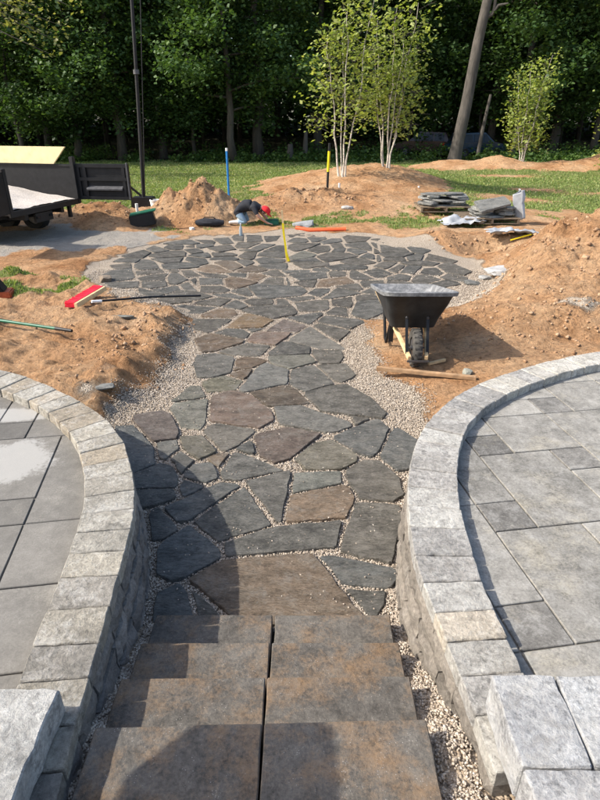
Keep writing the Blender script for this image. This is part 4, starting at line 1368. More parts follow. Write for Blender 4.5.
# thin dead stems and stubs at the edge of the wood
def stub(px, py, Y, h, r0, lean, label):
    b = PD(px, py, Y); z = gz(b.x, Y)
    o = MB().tube([(0, 0, -0.1), (lean * 0.4, 0, h * 0.5), (lean, 0, h)], [r0, r0 * 0.85, r0 * 0.6], 9).build('tree_stub', M['bark_l'], None, smooth=True)
    o.location = (b.x, Y, z); tag(o, label, 'stump', 'bare stems at the edge of the wood')
stub(290, 150, 38, 0.95, 0.24, 0.02, 'short pale stump at the wood edge, between blue post and birches')
stub(305, 150, 38.5, 1.6, 0.18, 0.05, 'taller pale broken stem just left of the birches')
stub(512, 150, 39, 1.9, 0.20, 0.3, 'pale broken stem left of the lone young birch')
stub(478, 150, 38.5, 3.6, 0.13, 0.35, 'pale slim dead stem right of the leaning trunk')

# birches
def birch(label, px, py, Y, H, stems, spread, per, seed, size=0.125, bare=0.22):
    rr = random.Random(seed)
    b = PD(px, py, Y); b.z = gz(b.x, Y)
    root = empty('birch_tree', b); tag(root, label, 'tree', 'young birches')
    tips = []
    for i in range(stems):
        a = 2 * math.pi * i / stems + rr.uniform(-0.5, 0.5)
        hh = H * rr.uniform(0.72, 1.0) if i else H
        out = spread * rr.uniform(0.5, 1.0)
        top = Vector((math.cos(a) * out, math.sin(a) * out * 0.8, hh))
        st = Vector((math.cos(a) * 0.10, math.sin(a) * 0.10, -0.1))
        (pts, rad), limbs, tp_ = limb_paths(st, top, 0.036 * rr.uniform(0.8, 1.15) * (H / 8) ** 0.5, seed * 10 + i, 22, bare, 0.98, 0.21 * H, 1.1)
        mb = MB(); mb.tube(pts, rad, 8)
        stem = mb.build('trunk', M['birch'], root, smooth=True)
        mb = MB()
        for p, r_ in limbs: mb.tube(p, [max(q * 0.75, 0.006) for q in r_], 4)
        mb.build('branches', M['bark_l'], stem, smooth=True)
        tips += tp_
    cm = crown_mesh('crown', tips, per, (0.20, 0.20, 0.17), size, seed, 0, 0.08)
    link('crown', cm, root, M['birch_leaf'])
    return root
birch('multi-stemmed young birch nearest the black and yellow post', 342, 178, 20.0, 4.9, 4, 1.0, 4, 3, 0.135, 0.28)
birch('bushier young birch on the mound, right of its neighbour', 386, 172, 21.4, 4.7, 6, 1.2, 4, 4, 0.13, 0.26)
birch('lone young birch on the clay berm at right', 522, 158, 31.0, 4.6, 5, 0.85, 4, 6, 0.16, 0.12)
birch('young birch cut off by the right edge of the photo', 622, 160, 28.0, 4.0, 5, 1.3, 7, 8, 0.17, 0.1)

# sunlit spray of leaves hanging in at the top left, from a tree out of frame
ro = empty('overhanging_tree', (-17.5, 27.0, gz(-17.5, 27))); tag(ro, 'pale sunlit leafy branch hanging in at the top left', 'tree')
mb = MB(); mb.tube([(0, 0, -0.2), (0.2, 0, 4), (0.3, 0, 9), (0.3, 0, 12)], [0.30, 0.24, 0.16, 0.06], 9); mb.build('trunk', M['bark'], ro, smooth=True)
ends = []
mb = MB()
orr = random.Random(12)
for (tx, ty) in [(8, 12), (28, 18), (45, 10), (55, 40), (40, 30), (20, 2), (62, 26), (70, 6), (52, 55), (10, 28)]:
    e = PD(tx, ty, 27.5 + orr.uniform(-1, 1)) - Vector(ro.location)
    s = Vector((0.3, 0, e.z + 1.2 + orr.random()))
    mid = s.lerp(e, 0.55) + Vector((0, 0, 0.5))
    mb.tube([s, mid, e], [0.06, 0.035, 0.008], 5)
    ends += [e, mid.lerp(e, 0.75), mid.lerp(e, 0.5), mid]
mb.build('branches', M['bark'], ro, smooth=True)
ends += [Vector((orr.gauss(0, 1.8), orr.gauss(0, 1.8), 10 + orr.gauss(0, 1.2))) for _ in range(60)]
link('crown', crown_mesh('crown', ends, 15, (0.26, 0.26, 0.24), 0.17, 55), ro, M['pale_leaf'])

# ------------------------------------------------------------------ lawn blades
g = np.random.default_rng(91)
n = 420000
y = 14.5 + 24 * g.random(n) ** 1.35; x = g.uniform(-0.60, 0.62, n) * y
m_ = ground_masks(x, y)[0]
k = m_ + 0.25 * (g.random(n) - 0.5) > 0.5
x, y = x[k][:130000], y[k][:130000]
# the worn patch on the near left bank and the strip behind the patio
n2 = 26000
x2 = np.concatenate([g.uniform(-4.6, -2.2, n2), g.uniform(-4, 4.5, n2)]); y2 = np.concatenate([g.uniform(7.0, 10.2, n2), g.uniform(13.4, 15.5, n2)])
k2 = ground_masks(x2, y2)[0] + 0.5 * (g.random(2 * n2) - 0.5) > np.where(y2 > 12, 0.67, 0.60)
x = np.concatenate([x, x2[k2]]); y = np.concatenate([y, y2[k2]])
z = ground_height(x, y)
nb = len(x)
a = g.uniform(0, 2 * math.pi, nb); h = g.uniform(0.018, 0.055, nb) * np.where(y < 12, 0.9, 1.0 + (y - 12) * 0.012); w = 0.006 + 0.0009 * y
tilt = g.normal(0, 0.45, (nb, 2))
b0 = np.stack([x - np.cos(a) * w, y - np.sin(a) * w, z - 0.01], -1); b1 = np.stack([x + np.cos(a) * w, y + np.sin(a) * w, z - 0.01], -1)
tp3 = np.stack([x + tilt[:, 0] * h, y + tilt[:, 1] * h, z + h], -1)
gvv = np.stack([b0, b1, tp3], 1).reshape(-1, 3)
go = link('grass', mesh_np('grass', gvv, tris=np.arange(nb * 3).reshape(-1, 3)), None, M['grass'])
tag(go, 'short patchy lawn grass', 'grass', kind='stuff')
# ------------------------------------------------------------------ materials of the things
M['black'] = plain('black_paint', (0.010, 0.010, 0.011), 0.5, 0.4, 9, bumps=0.05)
M['steel'] = plain('worn_steel', (0.10, 0.10, 0.105), 0.45, 0.3, 14, metal=0.6)
M['rubber'] = plain('tyre_rubber', (0.020, 0.020, 0.019), 0.85, 0.4, 25)
M['rubber_d'] = plain('dusty_tyre', (0.060, 0.056, 0.050), 0.95, 0.4, 25, bumps=0.3)
M['poly'] = plain('black_polyethylene', (0.020, 0.021, 0.022), 0.5, 0.5, 7, bumps=0.08)
M['lumber'] = plain('new_lumber', (0.72, 0.60, 0.34), 0.7, 0.12, 5)
M['ash'] = plain('ash_wood', (0.55, 0.40, 0.22), 0.65, 0.22, 16)
M['oldwood'] = plain('grey_board', (0.30, 0.19, 0.105), 0.85, 0.35, 12, bumps=0.3)
M['pallet'] = plain('pallet_wood', (0.20, 0.15, 0.10), 0.9, 0.3, 12)
M['red'] = plain('red_bristles', (0.62, 0.012, 0.035), 0.8, 0.25, 60, bumps=0.6)
M['redcap'] = plain('red_cloth', (0.62, 0.018, 0.025), 0.8, 0.12, 30)
M['green_p'] = plain('green_fibreglass', (0.012, 0.10, 0.055), 0.4, 0.2, 10)
M['blue_p'] = plain('blue_paint', (0.012, 0.16, 0.42), 0.5, 0.15, 12)
M['yellow_p'] = plain('yellow_tape', (0.72, 0.56, 0.015), 0.55, 0.12, 12)
M['orange'] = plain('faded_orange_plastic', (0.36, 0.075, 0.025), 0.6, 0.3, 14)
M['orange_h'] = plain('orange_hose', (0.66, 0.10, 0.03), 0.6, 0.15, 20)
M['white'] = plain('white_plastic', (0.72, 0.71, 0.68), 0.5, 0.08, 10)
M['film'] = plain('plastic_film', (0.30, 0.31, 0.325), 0.35, 0.25, 6, bumps=0.5)
M['shirt'] = plain('black_shirt', (0.020, 0.021, 0.026), 0.9, 0.3, 8, bumps=0.2)
M['jeans'] = plain('light_denim', (0.24, 0.34, 0.43), 0.9, 0.25, 12)
M['skin'] = plain('skin', (0.46, 0.26, 0.18), 0.55, 0.08, 15)
M['shoe'] = plain('pale_shoes', (0.50, 0.47, 0.43), 0.8, 0.2, 15)
M['cardark'] = plain('dark_car_paint', (0.030, 0.012, 0.012), 0.3, 0.2, 4, coat=0.2)
M['carblue'] = plain('dark_blue_car_paint', (0.010, 0.028, 0.055), 0.3, 0.2, 4, coat=0.2)
def glass_mat(name, col):
    m, nt, b = new_mat(name)
    b.inputs['Base Color'].default_value = (*col, 1); b.inputs['Roughness'].default_value = 0.12; b.inputs['Specular IOR Level'].default_value = 0.25
    return m
M['glass'] = glass_mat('dark_glass', (0.012, 0.016, 0.02))
M['lamp_r'] = glass_mat('red_lens', (0.45, 0.01, 0.01))
def tray_mat():
    """black poly, its inside and rim caked with pale mortar dust"""
    m, nt, b = new_mat('dusty_poly')
    pos = coords(nt); f = noise(nt, 9, 6, 0.7, pos, 0.5); f2 = noise(nt, 40, 4, 0.6, pos)
    c = ramp(nt, math_n(nt, 'MULTIPLY_ADD', f2, 0.3, f), [(0.42, (0.055, 0.057, 0.06)), (0.62, (0.12, 0.123, 0.126)), (0.85, (0.27, 0.27, 0.27))])
    nt.links.new(c, b.inputs['Base Color']); b.inputs['Roughness'].default_value = 0.8
    return m
M['tray_dust'] = tray_mat()

# ------------------------------------------------------------------ wheelbarrow, wheel towards the viewer
wb0 = PG(416, 371)
wb = empty('wheelbarrow', wb0, R(-1)); tag(wb, 'black poly wheelbarrow with wooden handles on the clay beside the path', 'wheelbarrow')
def rrect(w, y0, y1, z0, z1, r, n=4, bulge=0.0):
    """rounded plan ring; z runs from z0 at the front y0 to z1 at the back y1"""
    pts = []
    for cx, cy, a0 in ((w / 2 - r, y1 - r, 0), (-w / 2 + r, y1 - r, 90), (-w / 2 + r, y0 + r, 180), (w / 2 - r, y0 + r, 270)):
        for k in range(n + 1):
            a = R(a0 + 90 * k / n); x, y = cx + r * math.cos(a), cy + r * math.sin(a)
            t = (y - y0) / (y1 - y0)
            pts.append(Vector((x, y, z0 + (z1 - z0) * t)))
    return pts
rim0, rim1 = 0.812, 0.545
outer = [rrect(0.47, 0.36, 0.98, 0.345, 0.300, 0.08), rrect(0.52, 0.31, 1.06, 0.45, 0.37, 0.09), rrect(0.62, 0.17, 1.24, 0.635, 0.46, 0.10), rrect(0.685, 0.075, 1.36, rim0 - 0.035, rim1 - 0.035, 0.11)]
lip = [rrect(0.755, 0.035, 1.40, rim0 - 0.036, rim1 - 0.036, 0.13), rrect(0.765, 0.03, 1.405, rim0, rim1, 0.13), rrect(0.725, 0.055, 1.38, rim0 + 0.006, rim1 + 0.006, 0.12)]
inner = [rrect(0.67, 0.085, 1.35, rim0 - 0.02, rim1 - 0.02, 0.11), rrect(0.60, 0.19, 1.22, 0.645, 0.47, 0.10), rrect(0.50, 0.33, 1.04, 0.46, 0.385, 0.09), rrect(0.46, 0.37, 0.97, 0.357, 0.312, 0.08)]
tray = MB().loft(outer + lip[:1], True, False).build('tray', M['poly'], wb, smooth=True)
MB().loft(lip, False, False).build('rim', M['tray_dust'], tray, smooth=True)
MB().loft(lip[2:] + inner, False, True).build('tray_lining', M['tray_dust'], tray, smooth=True)
for s in (-1, 1):
    mb = MB(); mb.bar((s * 0.085, -0.035, 0.155), (s * 0.15, 0.42, 0.262), 0.036, 0.046); mb.bar((s * 0.15, 0.40, 0.258), (s * 0.25, 1.75, 0.37), 0.036, 0.046)
    mb.build('handle', M['ash'], wb, bevel=0.005)
    mb = MB(); mb.bar((s * 0.105, 0.03, 0.175), (s * 0.108, 0.200, 0.520), 0.030, 0.010, (0, 1, 0)); b_ = mb.build('brace', M['black'], wb, bevel=0.003)
    MB().tube([(s * 0.108, 0.195, 0.515), (s * 0.108, 0.178, 0.508)], 0.012, 8).build('bolt', M['steel'], b_)
    mb = MB(); mb.tube([(s * 0.20, 0.62, 0.335), (s * 0.22, 0.78, 0.03), (s * 0.21, 0.95, 0.02), (s * 0.23, 1.10, 0.43)], 0.018, 8); mb.bar((s * 0.195, 0.60, 0.33), (s * 0.195, 0.60, 0.10), 0.05, 0.02)
    mb.build('leg', M['black'], wb, smooth=True)
MB().bar((-0.11, -0.045, 0.125), (0.11, -0.045, 0.125), 0.012, 0.018).build('nose_guard', M['steel'], wb)
MB().tube([(-0.10, 0.16, 0.195), (0.10, 0.16, 0.195)], 0.011, 8).build('axle', M['steel'], wb)
def wheel_parts(parent, c, rad, wid, tyre_mat, rim_mat, lugs=0, axis='x'):
    prof = [(rad * 0.56, -wid * 0.42), (rad * 0.72, -wid * 0.50), (rad * 0.88, -wid * 0.48), (rad * 0.97, -wid * 0.30), (rad, 0), (rad * 0.97, wid * 0.30), (rad * 0.88, wid * 0.48), (rad * 0.72, wid * 0.50), (rad * 0.56, wid * 0.42)]
    n = 32; mb = MB(); v = []; f = []
    for k in range(n):
        a = 2 * math.pi * k / n
        for r_, o_ in prof:
            v.append(Vector((o_, r_ * math.cos(a), r_ * math.sin(a))))
    m_ = len(prof)
    for k in range(n):
        for i in range(m_):
            j = (i + 1) % m_; k2 = (k + 1) % n
            f.append((k * m_ + i, k * m_ + j, k2 * m_ + j, k2 * m_ + i))
    mb.add(v, f)
    for k in range(lugs):
        a = 2 * math.pi * k / lugs
        for s in (-1, 1):
            q = a + (0.5 if s > 0 else 0) * 2 * math.pi / lugs
            d = Vector((0, math.cos(q), math.sin(q))); t = Vector((0, -math.sin(q), math.cos(q)))
            mb.box(d * rad * 0.985 + Vector((s * wid * 0.2, 0, 0)), (wid * 0.36, rad * 0.055, rad * 0.09), Matrix((Vector((1, 0, s * 0.0)), d, t)).transposed())
    ty = mb.build('tyre', tyre_mat, parent, smooth=True); ty.location = c
    rm = MB()
    rm.tube([(-wid * 0.30, 0, 0), (-wid * 0.18, 0, 0), (wid * 0.18, 0, 0), (wid * 0.30, 0, 0)], [rad * 0.58, rad * 0.50, rad * 0.50, rad * 0.58], 20)
    rm.tube([(-wid * 0.5, 0, 0), (wid * 0.5, 0, 0)], rad * 0.14, 10)
    o = rm.build('rim', rim_mat, parent, smooth=True); o.location = c
    return ty
wh = empty('wheel'); wh.parent = wb; wh.location = (0, 0.16, 0.195)
wheel_parts(wh, (0, 0, 0), 0.200, 0.098, M['rubber_d'], M['steel'], 20)

# ------------------------------------------------------------------ boards and tools on the ground
def lay_bar(name, a, b, w, h, mat, label, cat, lift=0.0, bevel=0.004, tube=False, parent=None):
    c = (a + b) / 2
    mb = MB()
    if tube: mb.tube([a - c, (b - a) * 0.0, b - c], w / 2, 10)
    else: mb.bar(a - c, b - c, w, h)
    o = mb.build(name, mat, parent, bevel=bevel if not tube else 0, smooth=tube)
    o.location = c + Vector((0, 0, lift))
    if parent is None: tag(o, label, cat)
    return o
a, b = PG(376, 377), PG(476, 380)
zz = max(a.z, b.z) + 0.02
lay_bar('wooden_board', Vector((a.x, a.y, zz)), Vector((b.x, b.y, zz)), 0.055, 0.035, M['oldwood'], 'weathered narrow board lying in front of the wheelbarrow', 'board')
a, b = PG(428, 366), PG(445, 362)
lay_bar('wood_offcut', a + Vector((0, 0, .025)), b + Vector((0, 0, .025)), 0.03, 0.03, M['ash'], 'short pale wood offcut beside the barrow wheel', 'stick')

# broom
hb = PG(88, 301); hb.z = max(gz(hb.x + dx, hb.y + dy) for dx in (-.25, 0, .25) for dy in (-.3, 0, .3)) + 0.03
A, B = P(71, 309, hb.z), P(103, 290, hb.z)
br = empty('push_broom', (A + B) / 2); tag(br, 'push broom with red bristles and black handle lying on the left bank', 'broom')
ax = (B - A).normalized(); sd = Vector((-ax.y, ax.x, 0)); L = (B - A).length * 0.92
blk = MB().box((0, 0, 0), (L, 0.045, 0.06), Matrix((ax, sd, Vector((0, 0, 1)))).transposed()).build('block', M['ash'], br, bevel=0.006)
blk.location = -sd * 0.05 + Vector((0, 0, 0.035))
mb = MB(); brr = random.Random(4)
for i in range(46):
    for j in range(4):
        t = -0.5 + (i + 0.5) / 46
        s = ax * (t * L * 0.98) + Vector((0, 0, 0.015 + j * 0.016))
        e = s + sd * (0.10 + brr.uniform(-0.008, 0.008)) + ax * brr.uniform(-0.012, 0.012) + Vector((0, 0, brr.uniform(-0.006, 0.012)))
        mb.bar(s - sd * 0.03, e, 0.017, 0.015)
mb.build('bristles', M['red'], br)
hs = P(94, 301.5, hb.z + 0.04); he = PG(201, 301); he.z = 0.085
pts = [hs - br.location, (hs * 0.5 + he * 0.5) - br.location + Vector((0, 0, 0.02)), he - br.location]
hd = MB().tube(pts, 0.014, 8).build('handle', M['black'], br, smooth=True)
MB().tube([hs - br.location - (he - hs).normalized() * 0.03, hs - br.location + (he - hs).normalized() * 0.10], 0.019, 8).build('socket', M['white'], hd, smooth=True)

# green pole
a, b = PG(-60, 327), PG(73, 341)
zz = max(gz(a.x + (b.x - a.x) * t, a.y + (b.y - a.y) * t) for t in np.linspace(0, 1, 9)) + 0.012
gp = lay_bar('green_pole', Vector((a.x, a.y, zz)), Vector((b.x, b.y, zz)), 0.036, 0, M['green_p'], 'dark green tool pole lying on the clay at left', 'pole', tube=True)
c = (Vector((a.x, a.y, zz)) + Vector((b.x, b.y, zz))) / 2; dd = (b - a); dd.z = 0; dd.normalize(); hl = (Vector((b.x, b.y, 0)) - Vector((a.x, a.y, 0))).length / 2
MB().tube([dd * (hl - 0.22), dd * (hl + 0.01)], 0.0195, 10).build('grip', M['black'], gp, smooth=True)

# orange-based tool at the left edge
tb_ = PG(4, 296)
tc = empty('power_tool', tb_, R(12)); tag(tc, 'black machine on an orange base at the left edge of the bank', 'tool')
MB().box((-0.12, 0.0, 0.05), (0.52, 0.30, 0.09), None, 0.93).build('base', M['orange'], tc, bevel=0.015)
mb = MB(); mb.loft([[Vector((-0.42, y_, 0.095)), Vector((0.05, y_, 0.095)), Vector((-0.06, y_, 0.28)), Vector((-0.20, y_, 0.40)), Vector((-0.42, y_, 0.42))] for y_ in (-0.12, 0.12)])
bd = mb.build('housing', M['black'], tc, bevel=0.015)
mb = MB()
for k in range(4): mb.box((-0.10 - 0.03 * k, -0.122, 0.14 + 0.045 * k), (0.12, 0.01, 0.016))
mb.build('vent', M['steel'], bd)
MB().tube([(-0.36, 0, 0.41), (-0.34, 0, 0.50), (-0.22, 0, 0.50), (-0.14, 0, 0.36)], 0.018, 8).build('handle', M['black'], tc, smooth=True)
MB().tube([(-0.30, -0.15, 0.08), (-0.30, -0.19, 0.08)], 0.05, 12).build('cap', M['steel'], tc, smooth=True)

# loose stones
def rock(name, px, py, sx, sy, sz, label, col, rz=0.0, seed=1, cat='stone', group='loose stones lying about'):
    p = PG(px, py); rr = random.Random(seed)
    bm = bmesh.new(); bmesh.ops.create_icosphere(bm, subdivisions=2, radius=1)
    for v_ in bm.verts:
        q = v_.co.copy(); k = 1 + 0.30 * float(fbm(np.array(q.x * 1.3 + seed * 3), np.array(q.y * 1.3 + q.z * 1.7), seed, 3)) * 2
        q = q * k
        q.x = max(-0.85, min(0.85, q.x)); q.z = max(-0.7, min(0.7, q.z))
        v_.co = Vector((q.x * sx, q.y * sy, q.z * sz))
    me = bpy.data.meshes.new(name); bm.to_mesh(me); bm.free()
    o = link(name, me, None, M['rock']); o.location = p + Vector((0, 0, sz * 0.35)); o.rotation_euler = (rr.uniform(-.1, .1), rr.uniform(-.15, .15), rz)
    o.color = (*col, 1); tag(o, label, cat, group)
    return o
rock('loose_stone', 106, 282, 0.11, 0.10, 0.10, 'fist-sized brown stone at the patio edge by the broom', (0.19, 0.15, 0.11), 0.3, 2)
rock('loose_stone', 122, 318, 0.17, 0.06, 0.03, 'thin dark stone sliver lying below the broom handle', (0.14, 0.14, 0.12), 0.15, 3)
rock('loose_stone', 103, 388, 0.12, 0.05, 0.03, 'thin grey stone sliver on the bank near the left wall', (0.15, 0.15, 0.14), 0.1, 4)
rock('loose_stone', 467, 374, 0.055, 0.05, 0.05, 'small round grey stone at the end of the board', (0.24, 0.24, 0.20), 0.2, 5)
rock('loose_stone', 472, 284, 0.15, 0.10, 0.04, 'small flat dark stone right of the wheelbarrow tray', (0.12, 0.12, 0.11), -0.1, 6)
rock('loose_stone', 303, 226, 0.30, 0.20, 0.10, 'grey block lying beside the orange hose', (0.24, 0.25, 0.25), 0.0, 7)
rock('loose_stone', 487, 279, 0.17, 0.12, 0.05, 'lower grey flagstone offcut at the right of the patio', (0.27, 0.27, 0.26), 0.2, 8)
rock('loose_stone', 500, 272, 0.26, 0.20, 0.07, 'larger pale flagstone offcut at the right of the patio', (0.38, 0.38, 0.375), 0.3, 9)
rock('loose_stone', 347, 209, 0.20, 0.12, 0.08, 'pale flat stone on the clay below the birches', (0.34, 0.33, 0.31), 0.0, 10)
rock('loose_stone', 192, 230, 0.07, 0.06, 0.06, 'small white stone at the back edge of the patio', (0.6, 0.58, 0.54), 0.0, 11)

# ------------------------------------------------------------------ pallets of flagstone
def pallet(px, py, label, w=1.25, d=1.0, rz=0.0):
    p = PG(px, py); p.z = max(gz(p.x + a_, p.y + b_) for a_ in (-w / 2, 0, w / 2) for b_ in (0, d)) - 0.005
    o = empty('pallet', p, rz); tag(o, label, 'pallet', 'wooden pallets on the grass')
    for k in range(5):
        MB().box((0, 0.06 + k * (d - 0.12) / 4, 0.122), (w, 0.11, 0.022)).build('slat', M['pallet'], o)
    for k in range(3):
        MB().box((-w / 2 + 0.045 + k * (w - 0.09) / 2, d / 2, 0.066), (0.045, d, 0.088)).build('runner', M['pallet'], o)
    for k in range(3):
        MB().box((0, 0.06 + k * (d - 0.12) / 2, 0.011), (w, 0.10, 0.020)).build('slat', M['pallet'], o)
    return o, p
def stack(p, n, w, d, z0, label, seed, lean=0.0, col=(0.30, 0.30, 0.28)):
    rr = random.Random(seed); root = empty('stone_stack', p + Vector((0, 0, z0))); tag(root, label, 'stone stack', 'stacked flagstones on pallets')
    z = 0.0
    for i in range(n):
        t = rr.uniform(0.030, 0.055)
        k = 2 if rr.random() < 0.75 else 1
        for j in range(k):
            ww = w / k * rr.uniform(0.75, 1.0); cx = (-w / 2 + w / k * (j + 0.5)) + rr.uniform(-0.06, 0.06) + lean * i * 0.02
            cy = d / 2 + rr.uniform(-0.08, 0.08); dd_ = d * rr.uniform(0.6, 0.95); m_ = rr.randint(5, 7)
            poly = [Vector((ww / 2 * math.cos(2 * math.pi * q / m_ + 0.3) * rr.uniform(0.8, 1.15), dd_ / 2 * math.sin(2 * math.pi * q / m_ + 0.3) * rr.uniform(0.8, 1.15))) for q in range(m_)]
            me, c_ = slab_mesh('flagstone', rough_poly(poly, 0.15, 0.012, rr, 0.03), 0, t * 0.94, 0.006, rr, 0.0)
            o = link('flagstone', me, root, M['flag']); o.location = (cx, cy, z + rr.uniform(0, 0.004)); o.rotation_euler = (rr.uniform(-.05, .05), rr.uniform(-.07, .07) + lean * 0.1, 0)
            kk = rr.uniform(0.7, 1.25); o.color = (col[0] * kk, col[1] * kk, col[2] * kk, 1)
        z += t
    return root
pl1, p1 = pallet(446, 216, 'farther wooden pallet under a stack of flat stones', 1.35, 1.0)
stack(p1, 7, 1.35, 0.95, 0.135, 'low stack of grey flagstones on the farther pallet', 1)
pl2, p2 = pallet(492, 226, 'nearer wooden pallet under plastic wrapped stones', 1.35, 1.0, 0.03)
st2 = stack(p2 + Vector((0.05, 0, 0)), 5, 1.15, 0.85, 0.135, 'tumbled grey flagstones under plastic on the nearer pallet', 2, 0.3)
# tilted big slab on the second heap
me, c_ = slab_mesh('flagstone', rough_poly([(-0.42, -0.3), (0.4, -0.26), (0.46, 0.2), (-0.3, 0.3)], 0.15, 0.015, wr, 0.03), 0, 0.05, 0.006, wr)
o = link('flagstone', me, st2, M['flag']); o.location = (-0.05, 0.25, 0.27); o.rotation_euler = (0.25, -0.18, 0.2); o.color = (0.2, 0.2, 0.185, 1)
def sheet(name, label, p, w, d, amp, seed, up=None, n=22):
    v = []; f = []
    for j in range(n + 1):
        for i in range(n + 1):
            x_ = (i / n - 0.5) * w; y_ = (j / n - 0.5) * d
            h_ = amp * (0.6 + float(fbm(np.array(x_ / 0.28), np.array(y_ / 0.28), seed, 3)) * 1.6)
            q = Vector((x_ * (1 + 0.1 * math.sin(j)), y_, abs(h_)))
            if up: q = up(x_ / w + 0.5, y_ / d + 0.5, q)
            v.append(q)
    for j in range(n):
        for i in range(n):
            k = j * (n + 1) + i; f.append((k, k + 1, k + n + 2, k + n + 1))
    me = mesh(name, v, f)
    o = link(name, me, None, M['film'], True); o.location = p
    md = o.modifiers.new('thick', 'SOLIDIFY'); md.thickness = 0.004
    tag(o, label, 'plastic sheet', 'crumpled plastic sheets'); return o
sheet('plastic_sheet', 'crumpled clear plastic sheet hanging off the left of the nearer pallet', p2 + Vector((-0.72, 0.1, 0.02)), 0.95, 0.7, 0.14, 61)
def standup(s, t, q):
    return Vector((0.10 * math.sin(t * 9) + q.z * 0.3 - 0.12 * s, (t - 0.5) * 0.6 * (1 - 0.5 * s), 0.05 + 0.62 * s + 0.06 * math.sin(t * 7 + 1)))
sheet('plastic_sheet', 'plastic sheet standing up at the right end of the nearer pallet', p2 + Vector((0.72, 0.35, 0.02)), 0.6, 0.6, 0.1, 62, standup)
sheet('plastic_sheet', 'flat crumpled grey plastic sheet between pallet and clay heap', PG(512, 238) + Vector((0, 0, 0.02)), 1.0, 0.55, 0.10, 63)
cp = [PG(510, 242), PG(530, 238), PG(548, 234), PG(575, 228)]
c0 = cp[0].copy()
o = MB().tube([p - c0 + Vector((0, 0, 0.07)) for p in cp], 0.016, 8).build('yellow_cord', M['yellow_p'], None, smooth=True); o.location = c0
tag(o, 'yellow cord running up the back of the right clay heap', 'cord')
cp = [PG(296, 229), PG(310, 231.5), PG(328, 231), PG(346, 230.5)]
c0 = cp[0].copy()
o = MB().tube([p - c0 + Vector((0, 0, 0.03)) for p in cp], 0.045, 8).build('orange_hose', M['orange_h'], None, smooth=True); o.location = c0
tag(o, 'orange hose lying along the far edge of the patio', 'hose')

# ------------------------------------------------------------------ posts, stake, tall pole
def post(name, px, py, top_py, r0, mats, label, Y=None, lean=0.0):
    b = PG(px, py) if Y is None else PD(px, py, Y)
    if Y is not None: b.z = gz(b.x, Y)
    t = PD(px, top_py, b.y); h = t.z - b.z
    root = empty(name, b); tag(root, label, 'post')
    z = 0
    for nm, m_, f_, k in mats:
        MB().tube([(lean * z * h, 0, z * h - (0.15 if z == 0 else 0)), (lean * f_ * h, 0, f_ * h)], r0 * k, 10).build(nm, M[m_], root, smooth=True); z = f_
    return root
post('survey_post', 229, 197, 148, 0.030, [('shaft', 'blue_p', 0.95, 1), ('cap', 'white', 1.0, 1.05)], 'bright blue post standing behind the left clay heap', Y=17.4)
post('survey_post', 327, 193, 143, 0.036, [('shaft', 'black', 0.42, 1), ('band', 'yellow_p', 0.84, 1.02), ('tip', 'black', 1.0, 1)], 'black post with a yellow band below the birches', Y=18.0, lean=0.035)
post('marker_stake', 418, 196, 186, 0.03, [('shaft', 'white', 1.0, 1)], 'short white stub beside the farther pallet', Y=19.0)
post('marker_stake', 339, 194, 183, 0.03, [('shaft', 'white', 1.0, 1)], 'short white stub right of the black and yellow post', Y=18.2)
sb = PG(287, 262)
sk = empty('wooden_stake', sb); tag(sk, 'thin wooden stake with yellow tape in the middle of the patio', 'stake')
MB().bar((0, 0, -0.05), (-0.085, 0, 0.92), 0.032, 0.024, (0, 1, 0)).build('shaft', M['ash'], sk)
mb = MB()
tpz = [(0.03, -0.03, 0.02), (-0.005, -0.03, 0.12), (-0.025, -0.025, 0.30), (-0.055, -0.025, 0.52), (-0.068, -0.025, 0.70)]
for a_, b_ in zip(tpz[:-1], tpz[1:]): mb.bar(a_, b_, 0.036, 0.006, (0, 1, 0))
mb.bar((0.05, -0.02, 0.0), (0.0, -0.03, 0.16), 0.03, 0.006, (0, 1, 0))
mb.build('tape', M['yellow_p'], sk)

pb = PG(145, 212)
pole = empty('tall_pole', pb); tag(pole, 'tall thin black pole rising from a black base beside the tailgate', 'pole')
tpp = PD(128, -60, pb.y) - pb
MB().tube([(0, 0, 0.15), tpp * 0.5, tpp], [0.050, 0.045, 0.038], 12).build('shaft', M['black'], pole, smooth=True)
k = tpp * 0.56
MB().tube([k - Vector((0, 0, 0.05)), k + Vector((0, 0, 0.05))], 0.075, 12).build('joint', M['steel'], pole, smooth=True)
MB().tube([(0.05, -0.05, 0.3), tpp + Vector((0.25, 0, 0))], 0.012, 6).build('cable', M['black'], pole)
MB().box((0.0, 0, 0.20), (0.62, 0.45, 0.40), None, 0.92).build('base', M['black'], pole, bevel=0.02)
MB().bar((-0.55, 0, 0.85), (-0.05, 0, 0.42), 0.05, 0.05).build('brace', M['black'], pole)
q = PG(143, 228)
bx = empty('plastic_bin', q, R(10)); tag(bx, 'low black bin tipped on its side in front of the pole base', 'bin')
rot = Matrix.Rotation(R(-10), 3, 'Y')
MB().box((0, 0.18, 0.16), (0.60, 0.38, 0.30), rot, 0.95).build('shell', M['black'], bx, bevel=0.02)
MB().box((0.02, 0.18, 0.325), (0.62, 0.40, 0.025), rot).build('lid', M['green_p'], bx, bevel=0.006)
q = PG(138, 217)
o = MB().tube([(0, 0, -0.02), (0, 0, 0.28)], 0.035, 10).build('white_pipe', M['white'], None, smooth=True); o.location = q
tag(o, 'short white pipe end between the black boxes', 'pipe')
q = PG(157, 214)
bk = empty('bucket', q); tag(bk, 'white bucket standing right of the tall pole', 'bucket')
mb = MB(); n_ = 18
ring = lambda r_, z_: [Vector((r_ * math.cos(2 * math.pi * k / n_), r_ * math.sin(2 * math.pi * k / n_), z_)) for k in range(n_)]
